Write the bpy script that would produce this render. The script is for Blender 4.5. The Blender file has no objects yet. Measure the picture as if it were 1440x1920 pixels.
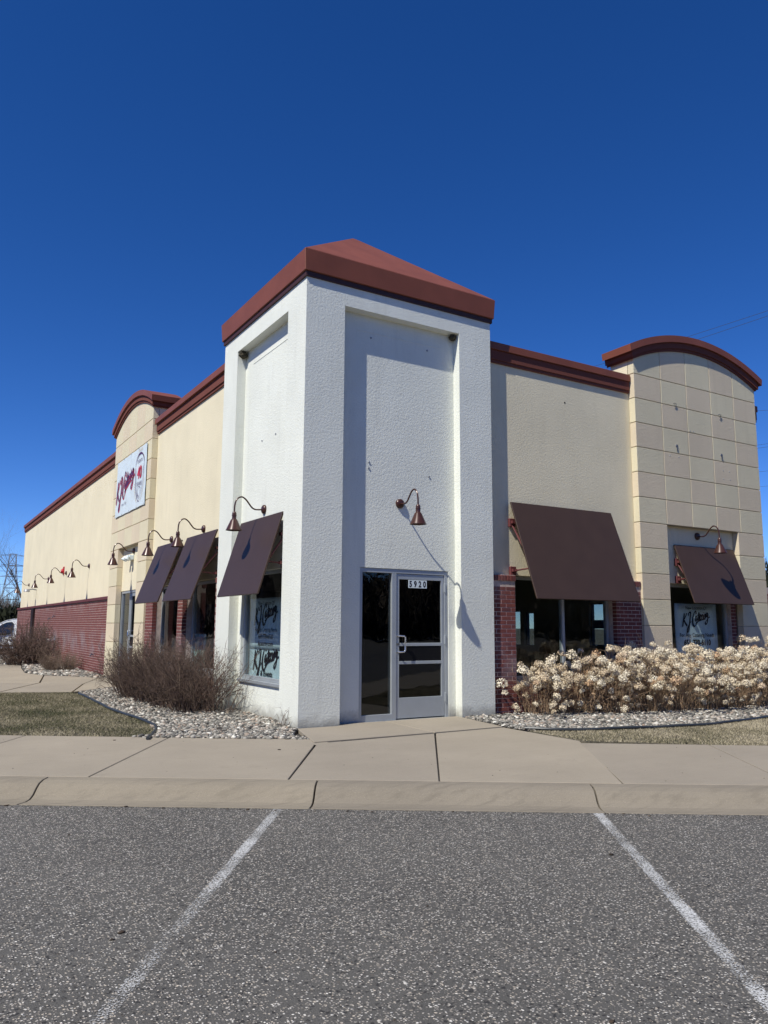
import bpy, bmesh, math, random
import numpy as np
from mathutils import Vector, Matrix, noise
S = bpy.context.scene
COL = S.collection
R_ = math.radians
rnd = random.Random(11)
rng = np.random.default_rng(7)

# ------------------------------------------------------------------ camera
CAM = Vector((-4.58646806, -9.70444276, 1.33))
def cam_axes(pitch, roll, yaw):
    fw = Vector((math.sin(yaw)*math.cos(pitch), math.cos(yaw)*math.cos(pitch), math.sin(pitch)))
    rt = Vector((math.cos(yaw), -math.sin(yaw), 0)); up = rt.cross(fw)
    c, s = math.cos(roll), math.sin(roll)
    return c*rt+s*up, -s*rt+c*up, fw
cr, cu, cf = cam_axes(0.145393888, 0.00568057701, 0.547141378)
cd = bpy.data.cameras.new('camera'); cam = bpy.data.objects.new('camera', cd); COL.objects.link(cam)
cam.matrix_world = Matrix(((cr.x, cu.x, -cf.x, CAM.x), (cr.y, cu.y, -cf.y, CAM.y), (cr.z, cu.z, -cf.z, CAM.z), (0, 0, 0, 1)))
cd.sensor_fit = 'VERTICAL'; cd.sensor_height = 24; cd.lens = 1463.096/1920*24
cd.clip_end = 2000; cd.clip_start = 0.05
S.camera = cam
S.render.resolution_x = 768; S.render.resolution_y = 1024

# ------------------------------------------------------------------ sky and sun
SUN_EL = R_(51.0); TR = Vector((0.9475, 0.3198, 0))          # horizontal direction the light travels
w = bpy.data.worlds.new('World'); S.world = w; w.use_nodes = True
nt = w.node_tree; nt.nodes.clear()
sky = nt.nodes.new('ShaderNodeTexSky'); sky.sky_type = 'NISHITA'; sky.sun_disc = False
sky.sun_elevation = SUN_EL; sky.sun_rotation = math.atan2(-TR.x, -TR.y) % (2*math.pi)
sky.altitude = 0; sky.air_density = 0.5; sky.dust_density = 0.0; sky.ozone_density = 3.0
bg = nt.nodes.new('ShaderNodeBackground'); bg.inputs[1].default_value = 0.132
wo = nt.nodes.new('ShaderNodeOutputWorld')
hs = nt.nodes.new('ShaderNodeHueSaturation'); hs.inputs['Saturation'].default_value = 1.29; hs.inputs['Hue'].default_value = 0.512; nt.links.new(sky.outputs[0], hs.inputs['Color']); nt.links.new(hs.outputs[0], bg.inputs[0]); nt.links.new(bg.outputs[0], wo.inputs[0])
sl = bpy.data.lights.new('sun', 'SUN'); sl.energy = 4.2; sl.angle = R_(0.5); sl.color = (1, 0.962, 0.87)
sun = bpy.data.objects.new('sun', sl); COL.objects.link(sun)
d = Vector((TR.x*math.cos(SUN_EL), TR.y*math.cos(SUN_EL), -math.sin(SUN_EL)))
sun.rotation_euler = d.to_track_quat('-Z', 'Y').to_euler()
S.view_settings.view_transform = 'Standard'; S.view_settings.look = 'None'
S.view_settings.exposure = 0.30; S.view_settings.gamma = 1; S.view_settings.use_curve_mapping = False

# ------------------------------------------------------------------ materials
def newmat(name):
    m = bpy.data.materials.new(name); m.use_nodes = True
    nt = m.node_tree; b = nt.nodes['Principled BSDF']
    return m, nt, b
def N(nt, t, **kw):
    n = nt.nodes.new(t)
    for k, v in kw.items():
        if k in ('Scale', 'Detail', 'Roughness', 'Randomness', 'W', 'Distortion'): n.inputs[k].default_value = v
        else: setattr(n, k, v)
    return n
def pos(nt):
    return nt.nodes.new('ShaderNodeNewGeometry').outputs['Position']
def ramp(nt, src, stops):
    r = nt.nodes.new('ShaderNodeValToRGB'); e = r.color_ramp.elements
    while len(e) < len(stops): e.new(0.5)
    for i, (p, c) in enumerate(stops):
        e[i].position = p; e[i].color = (*c, 1) if len(c) == 3 else c
    nt.links.new(src, r.inputs[0]); return r.outputs[0]
def mixc(nt, fac, a, b, mode='MIX'):
    m = nt.nodes.new('ShaderNodeMix'); m.data_type = 'RGBA'; m.blend_type = mode
    for i, v in ((0, fac), (6, a), (7, b)):
        if hasattr(v, 'is_linked') or hasattr(v, 'node'): nt.links.new(v, m.inputs[i])
        elif i == 0: m.inputs[0].default_value = v
        else: m.inputs[i].default_value = (*v, 1)
    return m.outputs[2]
def bump(nt, b, h, dist, strength=1.0, prev=None):
    bm = nt.nodes.new('ShaderNodeBump'); bm.inputs['Strength'].default_value = strength
    bm.inputs['Distance'].default_value = dist; nt.links.new(h, bm.inputs['Height'])
    if prev: nt.links.new(prev, bm.inputs['Normal'])
    nt.links.new(bm.outputs[0], b.inputs['Normal']); return bm.outputs[0]
def noisen(nt, scale, detail=3, rough=0.55, vec=None, dim='3D'):
    n = N(nt, 'ShaderNodeTexNoise', Scale=scale, Detail=detail, Roughness=rough)
    nt.links.new(vec if vec is not None else pos(nt), n.inputs['Vector']); return n.outputs['Fac']
def maprange(nt, src, a, b, c=0.0, d=1.0):
    m = nt.nodes.new('ShaderNodeMapRange'); nt.links.new(src, m.inputs[0])
    for i, v in enumerate((a, b, c, d)): m.inputs[i+1].default_value = v
    return m.outputs[0]
def mth(nt, op, a, b=None):
    m = nt.nodes.new('ShaderNodeMath'); m.operation = op
    for i, v in enumerate((a, b)):
        if v is None: continue
        if hasattr(v, 'node'): nt.links.new(v, m.inputs[i])
        else: m.inputs[i].default_value = v
    return m.outputs[0]
def scaled(nt, sc):
    m = nt.nodes.new('ShaderNodeMapping'); m.inputs['Scale'].default_value = sc
    nt.links.new(pos(nt), m.inputs['Vector']); return m.outputs[0]
def simple(name, col, rough=0.6, metal=0.0, var=0.12, scale=6, spec=0.5, bmp=0):
    m, nt, b = newmat(name)
    f = noisen(nt, scale, 4)
    c = ramp(nt, f, [(0.3, tuple(x*(1-var) for x in col)), (0.7, tuple(min(1, x*(1+var)) for x in col))])
    nt.links.new(c, b.inputs['Base Color']); b.inputs['Roughness'].default_value = rough
    b.inputs['Metallic'].default_value = metal; b.inputs['Specular IOR Level'].default_value = spec
    if bmp: bump(nt, b, noisen(nt, 60, 2), bmp)
    return m
def stucco(name, col, scale=22, dist=0.010, stain=0.0, dirt=(0.12, 0.10, 0.08)):
    m, nt, b = newmat(name)
    big = noisen(nt, 0.9, 4, 0.6)
    c = ramp(nt, big, [(0.25, tuple(x*0.90 for x in col)), (0.75, tuple(min(1, x*1.04) for x in col))])
    streak = noisen(nt, 1.0, 5, 0.65, scaled(nt, (5, 5, 0.55)))
    sf = maprange(nt, streak, 0.54, 0.8, 0, 0.22+stain)
    c = mixc(nt, sf, c, tuple(x*0.62 for x in col))
    fine = noisen(nt, 90, 2)
    c = mixc(nt, maprange(nt, fine, 0.35, 0.65, 0, 0.10), c, tuple(x*0.8 for x in col))
    # splashed dirt just above the ground
    sp = nt.nodes.new('ShaderNodeSeparateXYZ'); nt.links.new(pos(nt), sp.inputs[0])
    hz = mth(nt, 'ADD', sp.outputs[2], mth(nt, 'MULTIPLY', noisen(nt, 5, 5, 0.7), 0.35))
    c = mixc(nt, maprange(nt, hz, 0.16, 0.33, 0.55, 0), c, dirt)
    nt.links.new(c, b.inputs['Base Color']); b.inputs['Roughness'].default_value = 0.92
    b.inputs['Specular IOR Level'].default_value = 0.2
    n1 = mth(nt, 'ADD', noisen(nt, scale, 5, 0.70), mth(nt, 'MULTIPLY', noisen(nt, scale*2.7, 2, 0.5), 0.35))
    bump(nt, b, n1, dist)
    return m
M = {}
M['white'] = stucco('white_stucco', (0.78, 0.795, 0.715), 30, 0.0076, 0.12)
M['cream'] = stucco('cream_stucco', (0.79, 0.71, 0.51), 32, 0.006)
M['tan_a'] = stucco('greenish_tan_stucco', (0.70, 0.63, 0.445), 30, 0.0065)
M['tan_b'] = stucco('pinkish_tan_stucco', (0.685, 0.585, 0.425), 30, 0.0065)
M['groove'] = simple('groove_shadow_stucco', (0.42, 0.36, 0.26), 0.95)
M['coping'] = simple('red_brown_painted_metal', (0.215, 0.068, 0.039), 0.5, 0, 0.10, 2.2, 0.3)
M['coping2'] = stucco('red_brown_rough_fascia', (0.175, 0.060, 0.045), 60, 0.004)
M['awning'] = simple('maroon_awning_metal', (0.056, 0.034, 0.025), 0.45, 0, 0.06, 3, 0.25)
M['bracket'] = simple('maroon_bracket_paint', (0.125, 0.034, 0.034), 0.55)
M['bronze'] = simple('bronze_lamp_enamel', (0.060, 0.024, 0.018), 0.28, 0.1, 0.1, 20)
M['lampin'] = simple('lamp_shade_white_inside', (0.6, 0.58, 0.55), 0.5)
M['alu'] = simple('pale_blue_grey_aluminium', (0.40, 0.43, 0.45), 0.38, 0.35, 0.06, 4)
M['alud'] = simple('dark_grey_aluminium', (0.10, 0.11, 0.13), 0.4, 0.3, 0.06, 4)
M['chrome'] = simple('polished_aluminium', (0.75, 0.76, 0.78), 0.22, 0.9, 0.04)
M['band'] = simple('shade_darkened_brown_band', (0.055, 0.018, 0.014), 0.6)  # brown darkened to paint the fascia's shade onto the cornice band
M['gutter'] = simple('very_dark_brown_metal', (0.016, 0.007, 0.007), 0.5)
M['black'] = simple('black_panel', (0.006, 0.006, 0.007), 0.6, 0, 0.1, 6, 0.15)
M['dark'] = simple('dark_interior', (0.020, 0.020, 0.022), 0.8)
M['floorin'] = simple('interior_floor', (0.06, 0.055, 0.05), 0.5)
M['paper'] = simple('white_vinyl', (0.66, 0.74, 0.76), 0.5, 0, 0.05, 3)
M['paperdim'] = simple('grey_white_vinyl', (0.88, 0.92, 0.92), 0.5, 0, 0.03, 3)
M['green_paper'] = simple('pale_green_paper', (0.36, 0.47, 0.41), 0.6)
M['ink'] = simple('black_ink', (0.012, 0.010, 0.02), 0.6)
M['plum'] = simple('plum_ink', (0.085, 0.02, 0.09), 0.6)
M['red_ink'] = simple('red_ink', (0.55, 0.04, 0.07), 0.6)
M['grey_ink'] = simple('grey_ink', (0.22, 0.19, 0.25), 0.6)
M['gold_ink'] = simple('gold_ink', (0.55, 0.36, 0.12), 0.6)
M['whitepaint'] = simple('white_car_paint', (0.80, 0.81, 0.82), 0.2, 0, 0.02, 3)
M['rubber'] = simple('black_rubber', (0.02, 0.02, 0.02), 0.75)
M['edging'] = simple('black_plastic_edging', (0.03, 0.035, 0.04), 0.45)
M['red_light'] = simple('red_strobe_plastic', (0.45, 0.02, 0.03), 0.35)
M['nest'] = simple('mud', (0.075, 0.065, 0.045), 0.95, 0, 0.4, 40, 0.1, 0.01)
M['twig'] = simple('dark_reddish_brown_twig', (0.100, 0.064, 0.048), 0.85, 0, 0.5, 4)
M['twig2'] = simple('grey_brown_twig', (0.17, 0.12, 0.085), 0.85, 0, 0.35, 9)
M['stem'] = simple('tan_brown_stem', (0.31, 0.21, 0.13), 0.85, 0, 0.4, 9)
M['bark'] = simple('grey_bark', (0.14, 0.115, 0.095), 0.9, 0, 0.25, 6)
M['steel'] = simple('galvanised_steel', (0.30, 0.31, 0.33), 0.5, 0.5, 0.1)
M['wire'] = simple('black_cable', (0.03, 0.03, 0.035), 0.6)
M['blue'] = simple('blue_tape', (0.02, 0.25, 0.75), 0.5)
M['ceiling'] = simple('interior_ceiling', (0.10, 0.10, 0.10), 0.9)

def flower_mat():
    m, nt, b = newmat('dried_tan_petals')
    oi = nt.nodes.new('ShaderNodeObjectInfo')
    c1 = ramp(nt, oi.outputs['Random'], [(0.0, (0.60, 0.49, 0.34)), (0.35, (0.74, 0.65, 0.485)), (0.88, (0.84, 0.78, 0.63)), (1.0, (0.62, 0.42, 0.25))])
    c = mixc(nt, maprange(nt, noisen(nt, 70, 3), 0.45, 0.7, 0, 0.45), c1, (0.36, 0.23, 0.13))
    nt.links.new(c, b.inputs['Base Color']); b.inputs['Roughness'].default_value = 0.85
    b.inputs['Specular IOR Level'].default_value = 0.2
    return m
M['petal'] = flower_mat()

def brick_mat():
    m, nt, b = newmat('red_brown_brick')
    oi = nt.nodes.new('ShaderNodeObjectInfo')
    c = ramp(nt, oi.outputs['Random'], [(0, (0.135, 0.036, 0.032)), (0.4, (0.19, 0.052, 0.042)), (0.75, (0.155, 0.045, 0.042)), (1, (0.11, 0.038, 0.042))])
    c = mixc(nt, maprange(nt, noisen(nt, 45, 4), 0.3, 0.7, 0, 0.4), c, (0.10, 0.028, 0.026))
    vv = noisen(nt, 7, 1); c = mixc(nt, maprange(nt, vv, 0.45, 0.65, 0, 0.35), c, (0.24, 0.07, 0.055))
    # pale mineral bloom that runs in patches across the lower courses
    sp = nt.nodes.new('ShaderNodeSeparateXYZ'); nt.links.new(pos(nt), sp.inputs[0])
    band = mth(nt, 'MULTIPLY', maprange(nt, sp.outputs[2], 0.35, 0.62), maprange(nt, sp.outputs[2], 1.25, 1.0))
    f = mth(nt, 'MULTIPLY', band, maprange(nt, noisen(nt, 1.7, 4, 0.6), 0.44, 0.64, 0.0, 0.5))
    c = mixc(nt, f, c, (0.24, 0.21, 0.23))
    top = mth(nt, 'MULTIPLY', maprange(nt, sp.outputs[2], 1.6, 2.0), maprange(nt, noisen(nt, 1.4, 4, 0.6), 0.45, 0.7, 0, 0.5))
    c = mixc(nt, top, c, (0.30, 0.24, 0.24))
    nt.links.new(c, b.inputs['Base Color']); b.inputs['Roughness'].default_value = 0.85
    bump(nt, b, noisen(nt, 120, 3), 0.003)
    return m
M['brick'] = brick_mat()
M['mortar'] = simple('pale_mortar', (0.50, 0.41, 0.36), 0.95, 0, 0.2, 12)

def concrete_mat(name, col, speck=0.35):
    m, nt, b = newmat(name)
    c = ramp(nt, noisen(nt, 0.8, 5, 0.6), [(0.3, tuple(x*0.90 for x in col)), (0.7, tuple(x*1.07 for x in col))])
    f = noisen(nt, 130, 3, 0.7)
    c = mixc(nt, maprange(nt, f, 0.52, 0.72, 0, speck), c, tuple(x*0.55 for x in col))
    f2 = noisen(nt, 75, 3, 0.7)
    c = mixc(nt, maprange(nt, f2, 0.56, 0.75, 0, speck), c, tuple(min(1, x*1.5) for x in col))
    mp = nt.nodes.new('ShaderNodeMapping'); mp.inputs['Rotation'].default_value = (0, 0, 0.581); mp.inputs['Scale'].default_value = (1.2, 14, 14); nt.links.new(pos(nt), mp.inputs['Vector'])
    lg = noisen(nt, 1.0, 5, 0.65, mp.outputs[0]); c = mixc(nt, maprange(nt, lg, 0.5, 0.75, 0, 0.5 if 'kerb' in name else 0.12), c, tuple(x*0.55 for x in col))
    st = noisen(nt, 3.0, 6, 0.7)
    c = mixc(nt, maprange(nt, st, 0.60, 0.78, 0, 0.35), c, tuple(x*0.62 for x in col))
    oi = nt.nodes.new('ShaderNodeObjectInfo'); tone = ramp(nt, oi.outputs['Random'], [(0, (0.90, 0.90, 0.91)), (1, (1.0, 0.995, 0.98))]); c = mixc(nt, 1.0, c, tone, 'MULTIPLY')
    sc_ = noisen(nt, 9.0, 5, 0.7); c = mixc(nt, maprange(nt, sc_, 0.60, 0.72, 0, 0.16), c, tuple(x*0.5 for x in col))
    nt.links.new(c, b.inputs['Base Color']); b.inputs['Roughness'].default_value = 0.88
    b.inputs['Specular IOR Level'].default_value = 0.25
    bump(nt, b, noisen(nt, 160, 3), 0.003)
    return m
M['concrete'] = concrete_mat('sidewalk_concrete', (0.325, 0.283, 0.222))
M['kerb'] = concrete_mat('kerb_concrete', (0.262, 0.228, 0.175), 0.55)
M['jointdirt'] = simple('joint_dirt', (0.022, 0.019, 0.016), 0.95)

def asphalt_mat():
    m, nt, b = newmat('worn_asphalt')
    P = pos(nt)
    v = N(nt, 'ShaderNodeTexVoronoi', Scale=76); v.inputs['Randomness'].default_value = 1
    nn = nt.nodes.new('ShaderNodeTexNoise'); nn.inputs['Scale'].default_value = 70; nt.links.new(P, nn.inputs['Vector'])
    vm = nt.nodes.new('ShaderNodeVectorMath'); vm.operation = 'MULTIPLY_ADD'
    nt.links.new(nn.outputs['Color'], vm.inputs[0]); vm.inputs[1].default_value = (0.014, 0.014, 0.014); nt.links.new(P, vm.inputs[2])
    nt.links.new(vm.outputs[0], v.inputs['Vector'])
    sp = nt.nodes.new('ShaderNodeSeparateColor'); nt.links.new(v.outputs['Color'], sp.inputs[0])
    stone = ramp(nt, sp.outputs[1], [(0, (0.62, 0.54, 0.43)), (0.4, (0.26, 0.235, 0.205)), (0.7, (0.46, 0.42, 0.36)), (1, (0.80, 0.76, 0.68))])
    big = noisen(nt, 0.7, 4, 0.6)
    base = ramp(nt, big, [(0.3, (0.070, 0.067, 0.058)), (0.7, (0.100, 0.096, 0.084))])
    base = mixc(nt, maprange(nt, noisen(nt, 150, 2), 0.4, 0.6, 0, 0.6), base, (0.13, 0.122, 0.115))
    oil = maprange(nt, noisen(nt, 0.45, 5, 0.65), 0.50, 0.68, 0, 0.30); base = mixc(nt, oil, base, (0.045, 0.044, 0.042))
    inside = maprange(nt, mth(nt, 'ADD', v.outputs['Distance'], mth(nt, 'MULTIPLY', sp.outputs[2], 0.3)), 0.70, 0.52)
    pick = maprange(nt, sp.outputs[0], 0.46, 0.52)
    f = mth(nt, 'MULTIPLY', inside, pick)
    c = mixc(nt, f, base, stone)
    dk = maprange(nt, sp.outputs[2], 0.12, 0.08)
    c = mixc(nt, mth(nt, 'MULTIPLY', dk, 0.8), c, (0.022, 0.021, 0.021))
    nt.links.new(c, b.inputs['Base Color']); b.inputs['Roughness'].default_value = 0.85
    b.inputs['Specular IOR Level'].default_value = 0.3
    h = mth(nt, 'ADD', mth(nt, 'MULTIPLY', f, 0.6), noisen(nt, 110, 3, 0.6))
    bump(nt, b, h, 0.006)
    return m
M['asphalt'] = asphalt_mat()
def paint_mat():
    m, nt, b = newmat('worn_white_line_paint')
    b.inputs['Roughness'].default_value = 0.8
    c = ramp(nt, noisen(nt, 60, 3), [(0.3, (0.42, 0.42, 0.40)), (0.65, (0.72, 0.72, 0.70))])
    nt.links.new(c, b.inputs['Base Color'])
    a = noisen(nt, 85, 4, 0.75); g = noisen(nt, 2.6, 3, 0.6)
    s = mth(nt, 'ADD', a, mth(nt, 'MULTIPLY', mth(nt, 'SUBTRACT', g, 0.5), 0.35))
    at = nt.nodes.new('ShaderNodeAttribute'); at.attribute_name = 'edge'
    s = mth(nt, 'SUBTRACT', s, mth(nt, 'MULTIPLY', at.outputs['Fac'], 0.14))
    al = maprange(nt, s, 0.465, 0.54, 0, .85)
    nt.links.new(al, b.inputs['Alpha'])
    return m
M['paint'] = paint_mat()

def ground_mat(name, a, b_, c3, sc=3):
    m, nt, b = newmat(name)
    c = ramp(nt, noisen(nt, sc, 6, 0.7), [(0.3, a), (0.5, b_), (0.72, c3)])
    nt.links.new(c, b.inputs['Base Color']); b.inputs['Roughness'].default_value = 0.95
    bump(nt, b, noisen(nt, 40, 4), 0.02)
    return m
M['lawn'] = ground_mat('dormant_lawn_soil', (0.055, 0.052, 0.034), (0.10, 0.088, 0.06), (0.17, 0.145, 0.105))
M['soil'] = ground_mat('bed_soil', (0.03, 0.026, 0.021), (0.05, 0.043, 0.036), (0.07, 0.06, 0.05), 8)
M['far'] = ground_mat('far_ground', (0.09, 0.085, 0.05), (0.14, 0.12, 0.075), (0.20, 0.17, 0.11), 0.3)
def vcol(name, stops, att='rnd', rough=0.85):
    m, nt, b = newmat(name)
    a = nt.nodes.new('ShaderNodeAttribute'); a.attribute_name = att
    c = ramp(nt, a.outputs['Fac'], stops)
    nt.links.new(c, b.inputs['Base Color']); b.inputs['Roughness'].default_value = rough
    b.inputs['Specular IOR Level'].default_value = 0.25
    return m
M['stone'] = vcol('river_rock', [(0, (0.04, 0.038, 0.036)), (0.25, (0.11, 0.104, 0.092)), (0.5, (0.21, 0.198, 0.17)), (0.72, (0.36, 0.34, 0.295)), (0.85, (0.27, 0.20, 0.15)), (1, (0.72, 0.70, 0.62))])
M['grass'] = vcol('grass_blade', [(0, (0.055, 0.065, 0.028)), (0.35, (0.12, 0.115, 0.06)), (0.6, (0.28, 0.24, 0.155)), (1, (0.46, 0.40, 0.28))])
M['evergreen'] = vcol('evergreen_needles', [(0, (0.006, 0.009, 0.004)), (1, (0.030, 0.034, 0.014))])
M['grit'] = vcol('grit_and_leaf_scraps', [(0, (0.02, 0.016, 0.012)), (0.7, (0.07, 0.05, 0.035)), (1, (0.35, 0.3, 0.24))])
M['brush'] = vcol('bare_brush', [(0, (0.05, 0.042, 0.035)), (1, (0.15, 0.12, 0.095))])

def glass_mat(name, tint, refl=1.0):
    m = bpy.data.materials.new(name); m.use_nodes = True; nt = m.node_tree; nt.nodes.clear()
    o = nt.nodes.new('ShaderNodeOutputMaterial'); mx = nt.nodes.new('ShaderNodeMixShader')
    t = nt.nodes.new('ShaderNodeBsdfTransparent'); t.inputs[0].default_value = (*tint, 1)
    g = nt.nodes.new('ShaderNodeBsdfGlossy'); g.inputs['Roughness'].default_value = 0.01
    g.inputs[0].default_value = (0.92, 0.96, 1, 1)
    nn = nt.nodes.new('ShaderNodeTexNoise'); nn.inputs['Scale'].default_value = 1.3; nt.links.new(pos(nt), nn.inputs['Vector'])
    bm = nt.nodes.new('ShaderNodeBump'); bm.inputs['Distance'].default_value = 0.004; nt.links.new(nn.outputs['Fac'], bm.inputs['Height'])
    nt.links.new(bm.outputs[0], g.inputs['Normal'])
    f = nt.nodes.new('ShaderNodeFresnel'); f.inputs[0].default_value = 1.5
    geo = nt.nodes.new('ShaderNodeNewGeometry'); front = mth(nt, 'SUBTRACT', 1.0, geo.outputs['Backfacing']); nt.links.new(mth(nt, 'MULTIPLY', mth(nt, 'MULTIPLY', f.outputs[0], refl), front), mx.inputs[0]); nt.links.new(t.outputs[0], mx.inputs[1]); nt.links.new(g.outputs[0], mx.inputs[2])
    nt.links.new(mx.outputs[0], o.inputs[0]); return m
M['glass'] = glass_mat('window_glass', (0.84, 0.89, 0.89), 1.15)
M['glass2'] = glass_mat('door_glass', (0.5, 0.53, 0.55), 1.3)

# ------------------------------------------------------------------ mesh builder
class MB:
    def __init__(s): s.v = []; s.f = []; s.m = []
    def add(s, vs, fs, mi=0):
        o = len(s.v); s.v += [tuple(p) for p in vs]; s.f += [tuple(i+o for i in f) for f in fs]; s.m += [mi]*len(fs); return s
    def box(s, x0, x1, y0, y1, z0, z1, mi=0):
        if x0 > x1: x0, x1 = x1, x0
        if y0 > y1: y0, y1 = y1, y0
        if z0 > z1: z0, z1 = z1, z0
        return s.add([(x0, y0, z0), (x1, y0, z0), (x1, y1, z0), (x0, y1, z0), (x0, y0, z1), (x1, y0, z1), (x1, y1, z1), (x0, y1, z1)],
              [(0, 3, 2, 1), (4, 5, 6, 7), (0, 1, 5, 4), (1, 2, 6, 5), (2, 3, 7, 6), (3, 0, 4, 7)], mi)
    def hexa(s, a, b, mi=0):      # a: 4 points, b: 4 points opposite
        return s.add(list(a)+list(b), [(3, 2, 1, 0), (4, 5, 6, 7), (0, 1, 5, 4), (1, 2, 6, 5), (2, 3, 7, 6), (3, 0, 4, 7)], mi)
    def prism(s, pts, f0, f1, mi=0):   # pts 2-D; f0/f1 map (a,b)->3D
        n = len(pts); A = [f0(*p) for p in pts]; B = [f1(*p) for p in pts]
        return s.add(A+B, [tuple(range(n))[::-1], tuple(range(n, 2*n))]+[(i, (i+1) % n, n+(i+1) % n, n+i) for i in range(n)], mi)
    def tube(s, path, r, n=8, cap=True, mi=0):
        path = [Vector(p) for p in path]; rs = r if isinstance(r, (list, tuple)) else [r]*len(path)
        o = len(s.v); up = None
        for i, p in enumerate(path):
            t = (path[min(i+1, len(path)-1)]-path[max(i-1, 0)]).normalized()
            if up is None: up = t.orthogonal().normalized()
            up = (up-t*up.dot(t)).normalized(); sd = t.cross(up)
            for k in range(n):
                a = 2*math.pi*k/n; s.v.append(tuple(p+(up*math.cos(a)+sd*math.sin(a))*rs[i]))
        for i in range(len(path)-1):
            for k in range(n):
                s.f.append((o+i*n+k, o+i*n+(k+1) % n, o+(i+1)*n+(k+1) % n, o+(i+1)*n+k)); s.m.append(mi)
        if cap:
            s.f.append(tuple(o+k for k in range(n))[::-1]); s.f.append(tuple(o+(len(path)-1)*n+k for k in range(n))); s.m += [mi, mi]
        return s
    def lathe(s, prof, origin=(0, 0, 0), axis='z', n=20, mi=0):   # prof: (r, h)
        o = len(s.v); O = Vector(origin)
        for r, h in prof:
            for k in range(n):
                a = 2*math.pi*k/n; c, q = r*math.cos(a), r*math.sin(a)
                s.v.append(tuple(O+Vector({'z': (c, q, h), 'x': (h, c, q), 'y': (c, h, q)}[axis])))
        for i in range(len(prof)-1):
            for k in range(n):
                s.f.append((o+i*n+k, o+i*n+(k+1) % n, o+(i+1)*n+(k+1) % n, o+(i+1)*n+k)); s.m.append(mi)
        return s
    def build(s, name, mat, parent=None, bevel=0, smooth=False, loc=None, fix=True, kind=None, seg=1):
        me = bpy.data.meshes.new(name); me.from_pydata(s.v, [], s.f)
        mats = mat if isinstance(mat, (list, tuple)) else [mat]
        for q in mats: me.materials.append(q)
        if len(mats) > 1: me.polygons.foreach_set('material_index', s.m)
        if fix or bevel:
            bm = bmesh.new(); bm.from_mesh(me)
            if fix: bmesh.ops.recalc_face_normals(bm, faces=bm.faces)
            if bevel:
                es = [e for e in bm.edges if len(e.link_faces) == 2 and e.calc_face_angle(0) > 0.6]
                bmesh.ops.bevel(bm, geom=es, offset=bevel, segments=seg, affect='EDGES', clamp_overlap=True)
            bm.to_mesh(me); bm.free()
        if smooth:
            me.polygons.foreach_set('use_smooth', [True]*len(me.polygons))
            if hasattr(me, 'set_sharp_from_angle'): me.set_sharp_from_angle(angle=R_(40))
        return link(name, me, parent, loc, kind)
def link(name, me, parent=None, loc=None, kind=None):
    o = bpy.data.objects.new(name, me); COL.objects.link(o)
    if parent: o.parent = parent
    if loc is not None: o.location = loc
    if kind: o['kind'] = kind
    return o
def empty(name, label, cat, loc=(0, 0, 0), group=None, rz=0):
    o = bpy.data.objects.new(name, None); COL.objects.link(o); o.location = loc; o.rotation_euler = (0, 0, rz)
    o['label'] = label; o['category'] = cat
    if group: o['group'] = group
    return o
def tag(o, label, cat, group=None):
    o['label'] = label; o['category'] = cat
    if group: o['group'] = group
    return o
def copy_tree(o, parent=None):
    c = o.copy(); COL.objects.link(c)
    if parent: c.parent = parent
    for ch in list(o.children): copy_tree(ch, c)
    return c
def box(name, mat, parent, *a, bevel=0, kind=None): return MB().box(*a).build(name, mat, parent, bevel=bevel, kind=kind)
def bulk(name, verts, faces, mat, kind=None, attr=None, parent=None, smooth=False):
    me = bpy.data.meshes.new(name); nv, nf, k = len(verts), len(faces), faces.shape[1]
    me.vertices.add(nv); me.vertices.foreach_set('co', verts.astype(np.float32).ravel())
    me.loops.add(nf*k); me.loops.foreach_set('vertex_index', faces.astype(np.int32).ravel())
    me.polygons.add(nf); me.polygons.foreach_set('loop_start', np.arange(0, nf*k, k, dtype=np.int32))
    me.polygons.foreach_set('loop_total', np.full(nf, k, dtype=np.int32))
    if smooth: me.polygons.foreach_set('use_smooth', np.ones(nf, dtype=bool))
    me.update(calc_edges=True)
    if attr is not None:
        a = me.attributes.new('rnd', 'FLOAT', 'POINT'); a.data.foreach_set('value', attr.astype(np.float32))
    me.materials.append(mat)
    return link(name, me, parent, None, kind)
# text and lettering ------------------------------------------------
FU = {'y': lambda o: (lambda a, b, d=0: (o[0]+a, o[1]-d, o[2]+b)),      # on a face that looks towards -Y
      'x': lambda o: (lambda a, b, d=0: (o[0]-d, o[1]-a, o[2]+b))}     # on a face that looks towards -X
def text_mb(mb, txt, size, face, o, cx=0, cy=0, sx=1.0, bold=0.0, d=0.0, mi=0, align='CENTER'):
    cu_ = bpy.data.curves.new('lettering', 'FONT'); cu_.body = txt; cu_.size = size; cu_.align_x = align; cu_.offset = bold; cu_.resolution_u = 3
    ob = bpy.data.objects.new('lettering', cu_); COL.objects.link(ob)
    dg = bpy.context.evaluated_depsgraph_get(); me = bpy.data.meshes.new_from_object(ob.evaluated_get(dg))
    F = FU[face](o)
    mb.add([F(cx+v.co.x*sx, cy+v.co.y, d) for v in me.vertices], [tuple(p.vertices) for p in me.polygons], mi)
    bpy.data.objects.remove(ob); bpy.data.meshes.remove(me); bpy.data.curves.remove(cu_)
def smoothpts(p, n=6):
    out = []; P = [p[0]]+list(p)+[p[-1]]
    for i in range(1, len(P)-2):
        for k in range(n):
            t = k/n; q = []
            for j in (0, 1):
                a, b, c, e = P[i-1][j], P[i][j], P[i+1][j], P[i+2][j]
                q.append(0.5*((2*b)+(-a+c)*t+(2*a-5*b+4*c-e)*t*t+(-a+3*b-3*c+e)*t**3))
            out.append(tuple(q))
    out.append(p[-1]); return out
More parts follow.
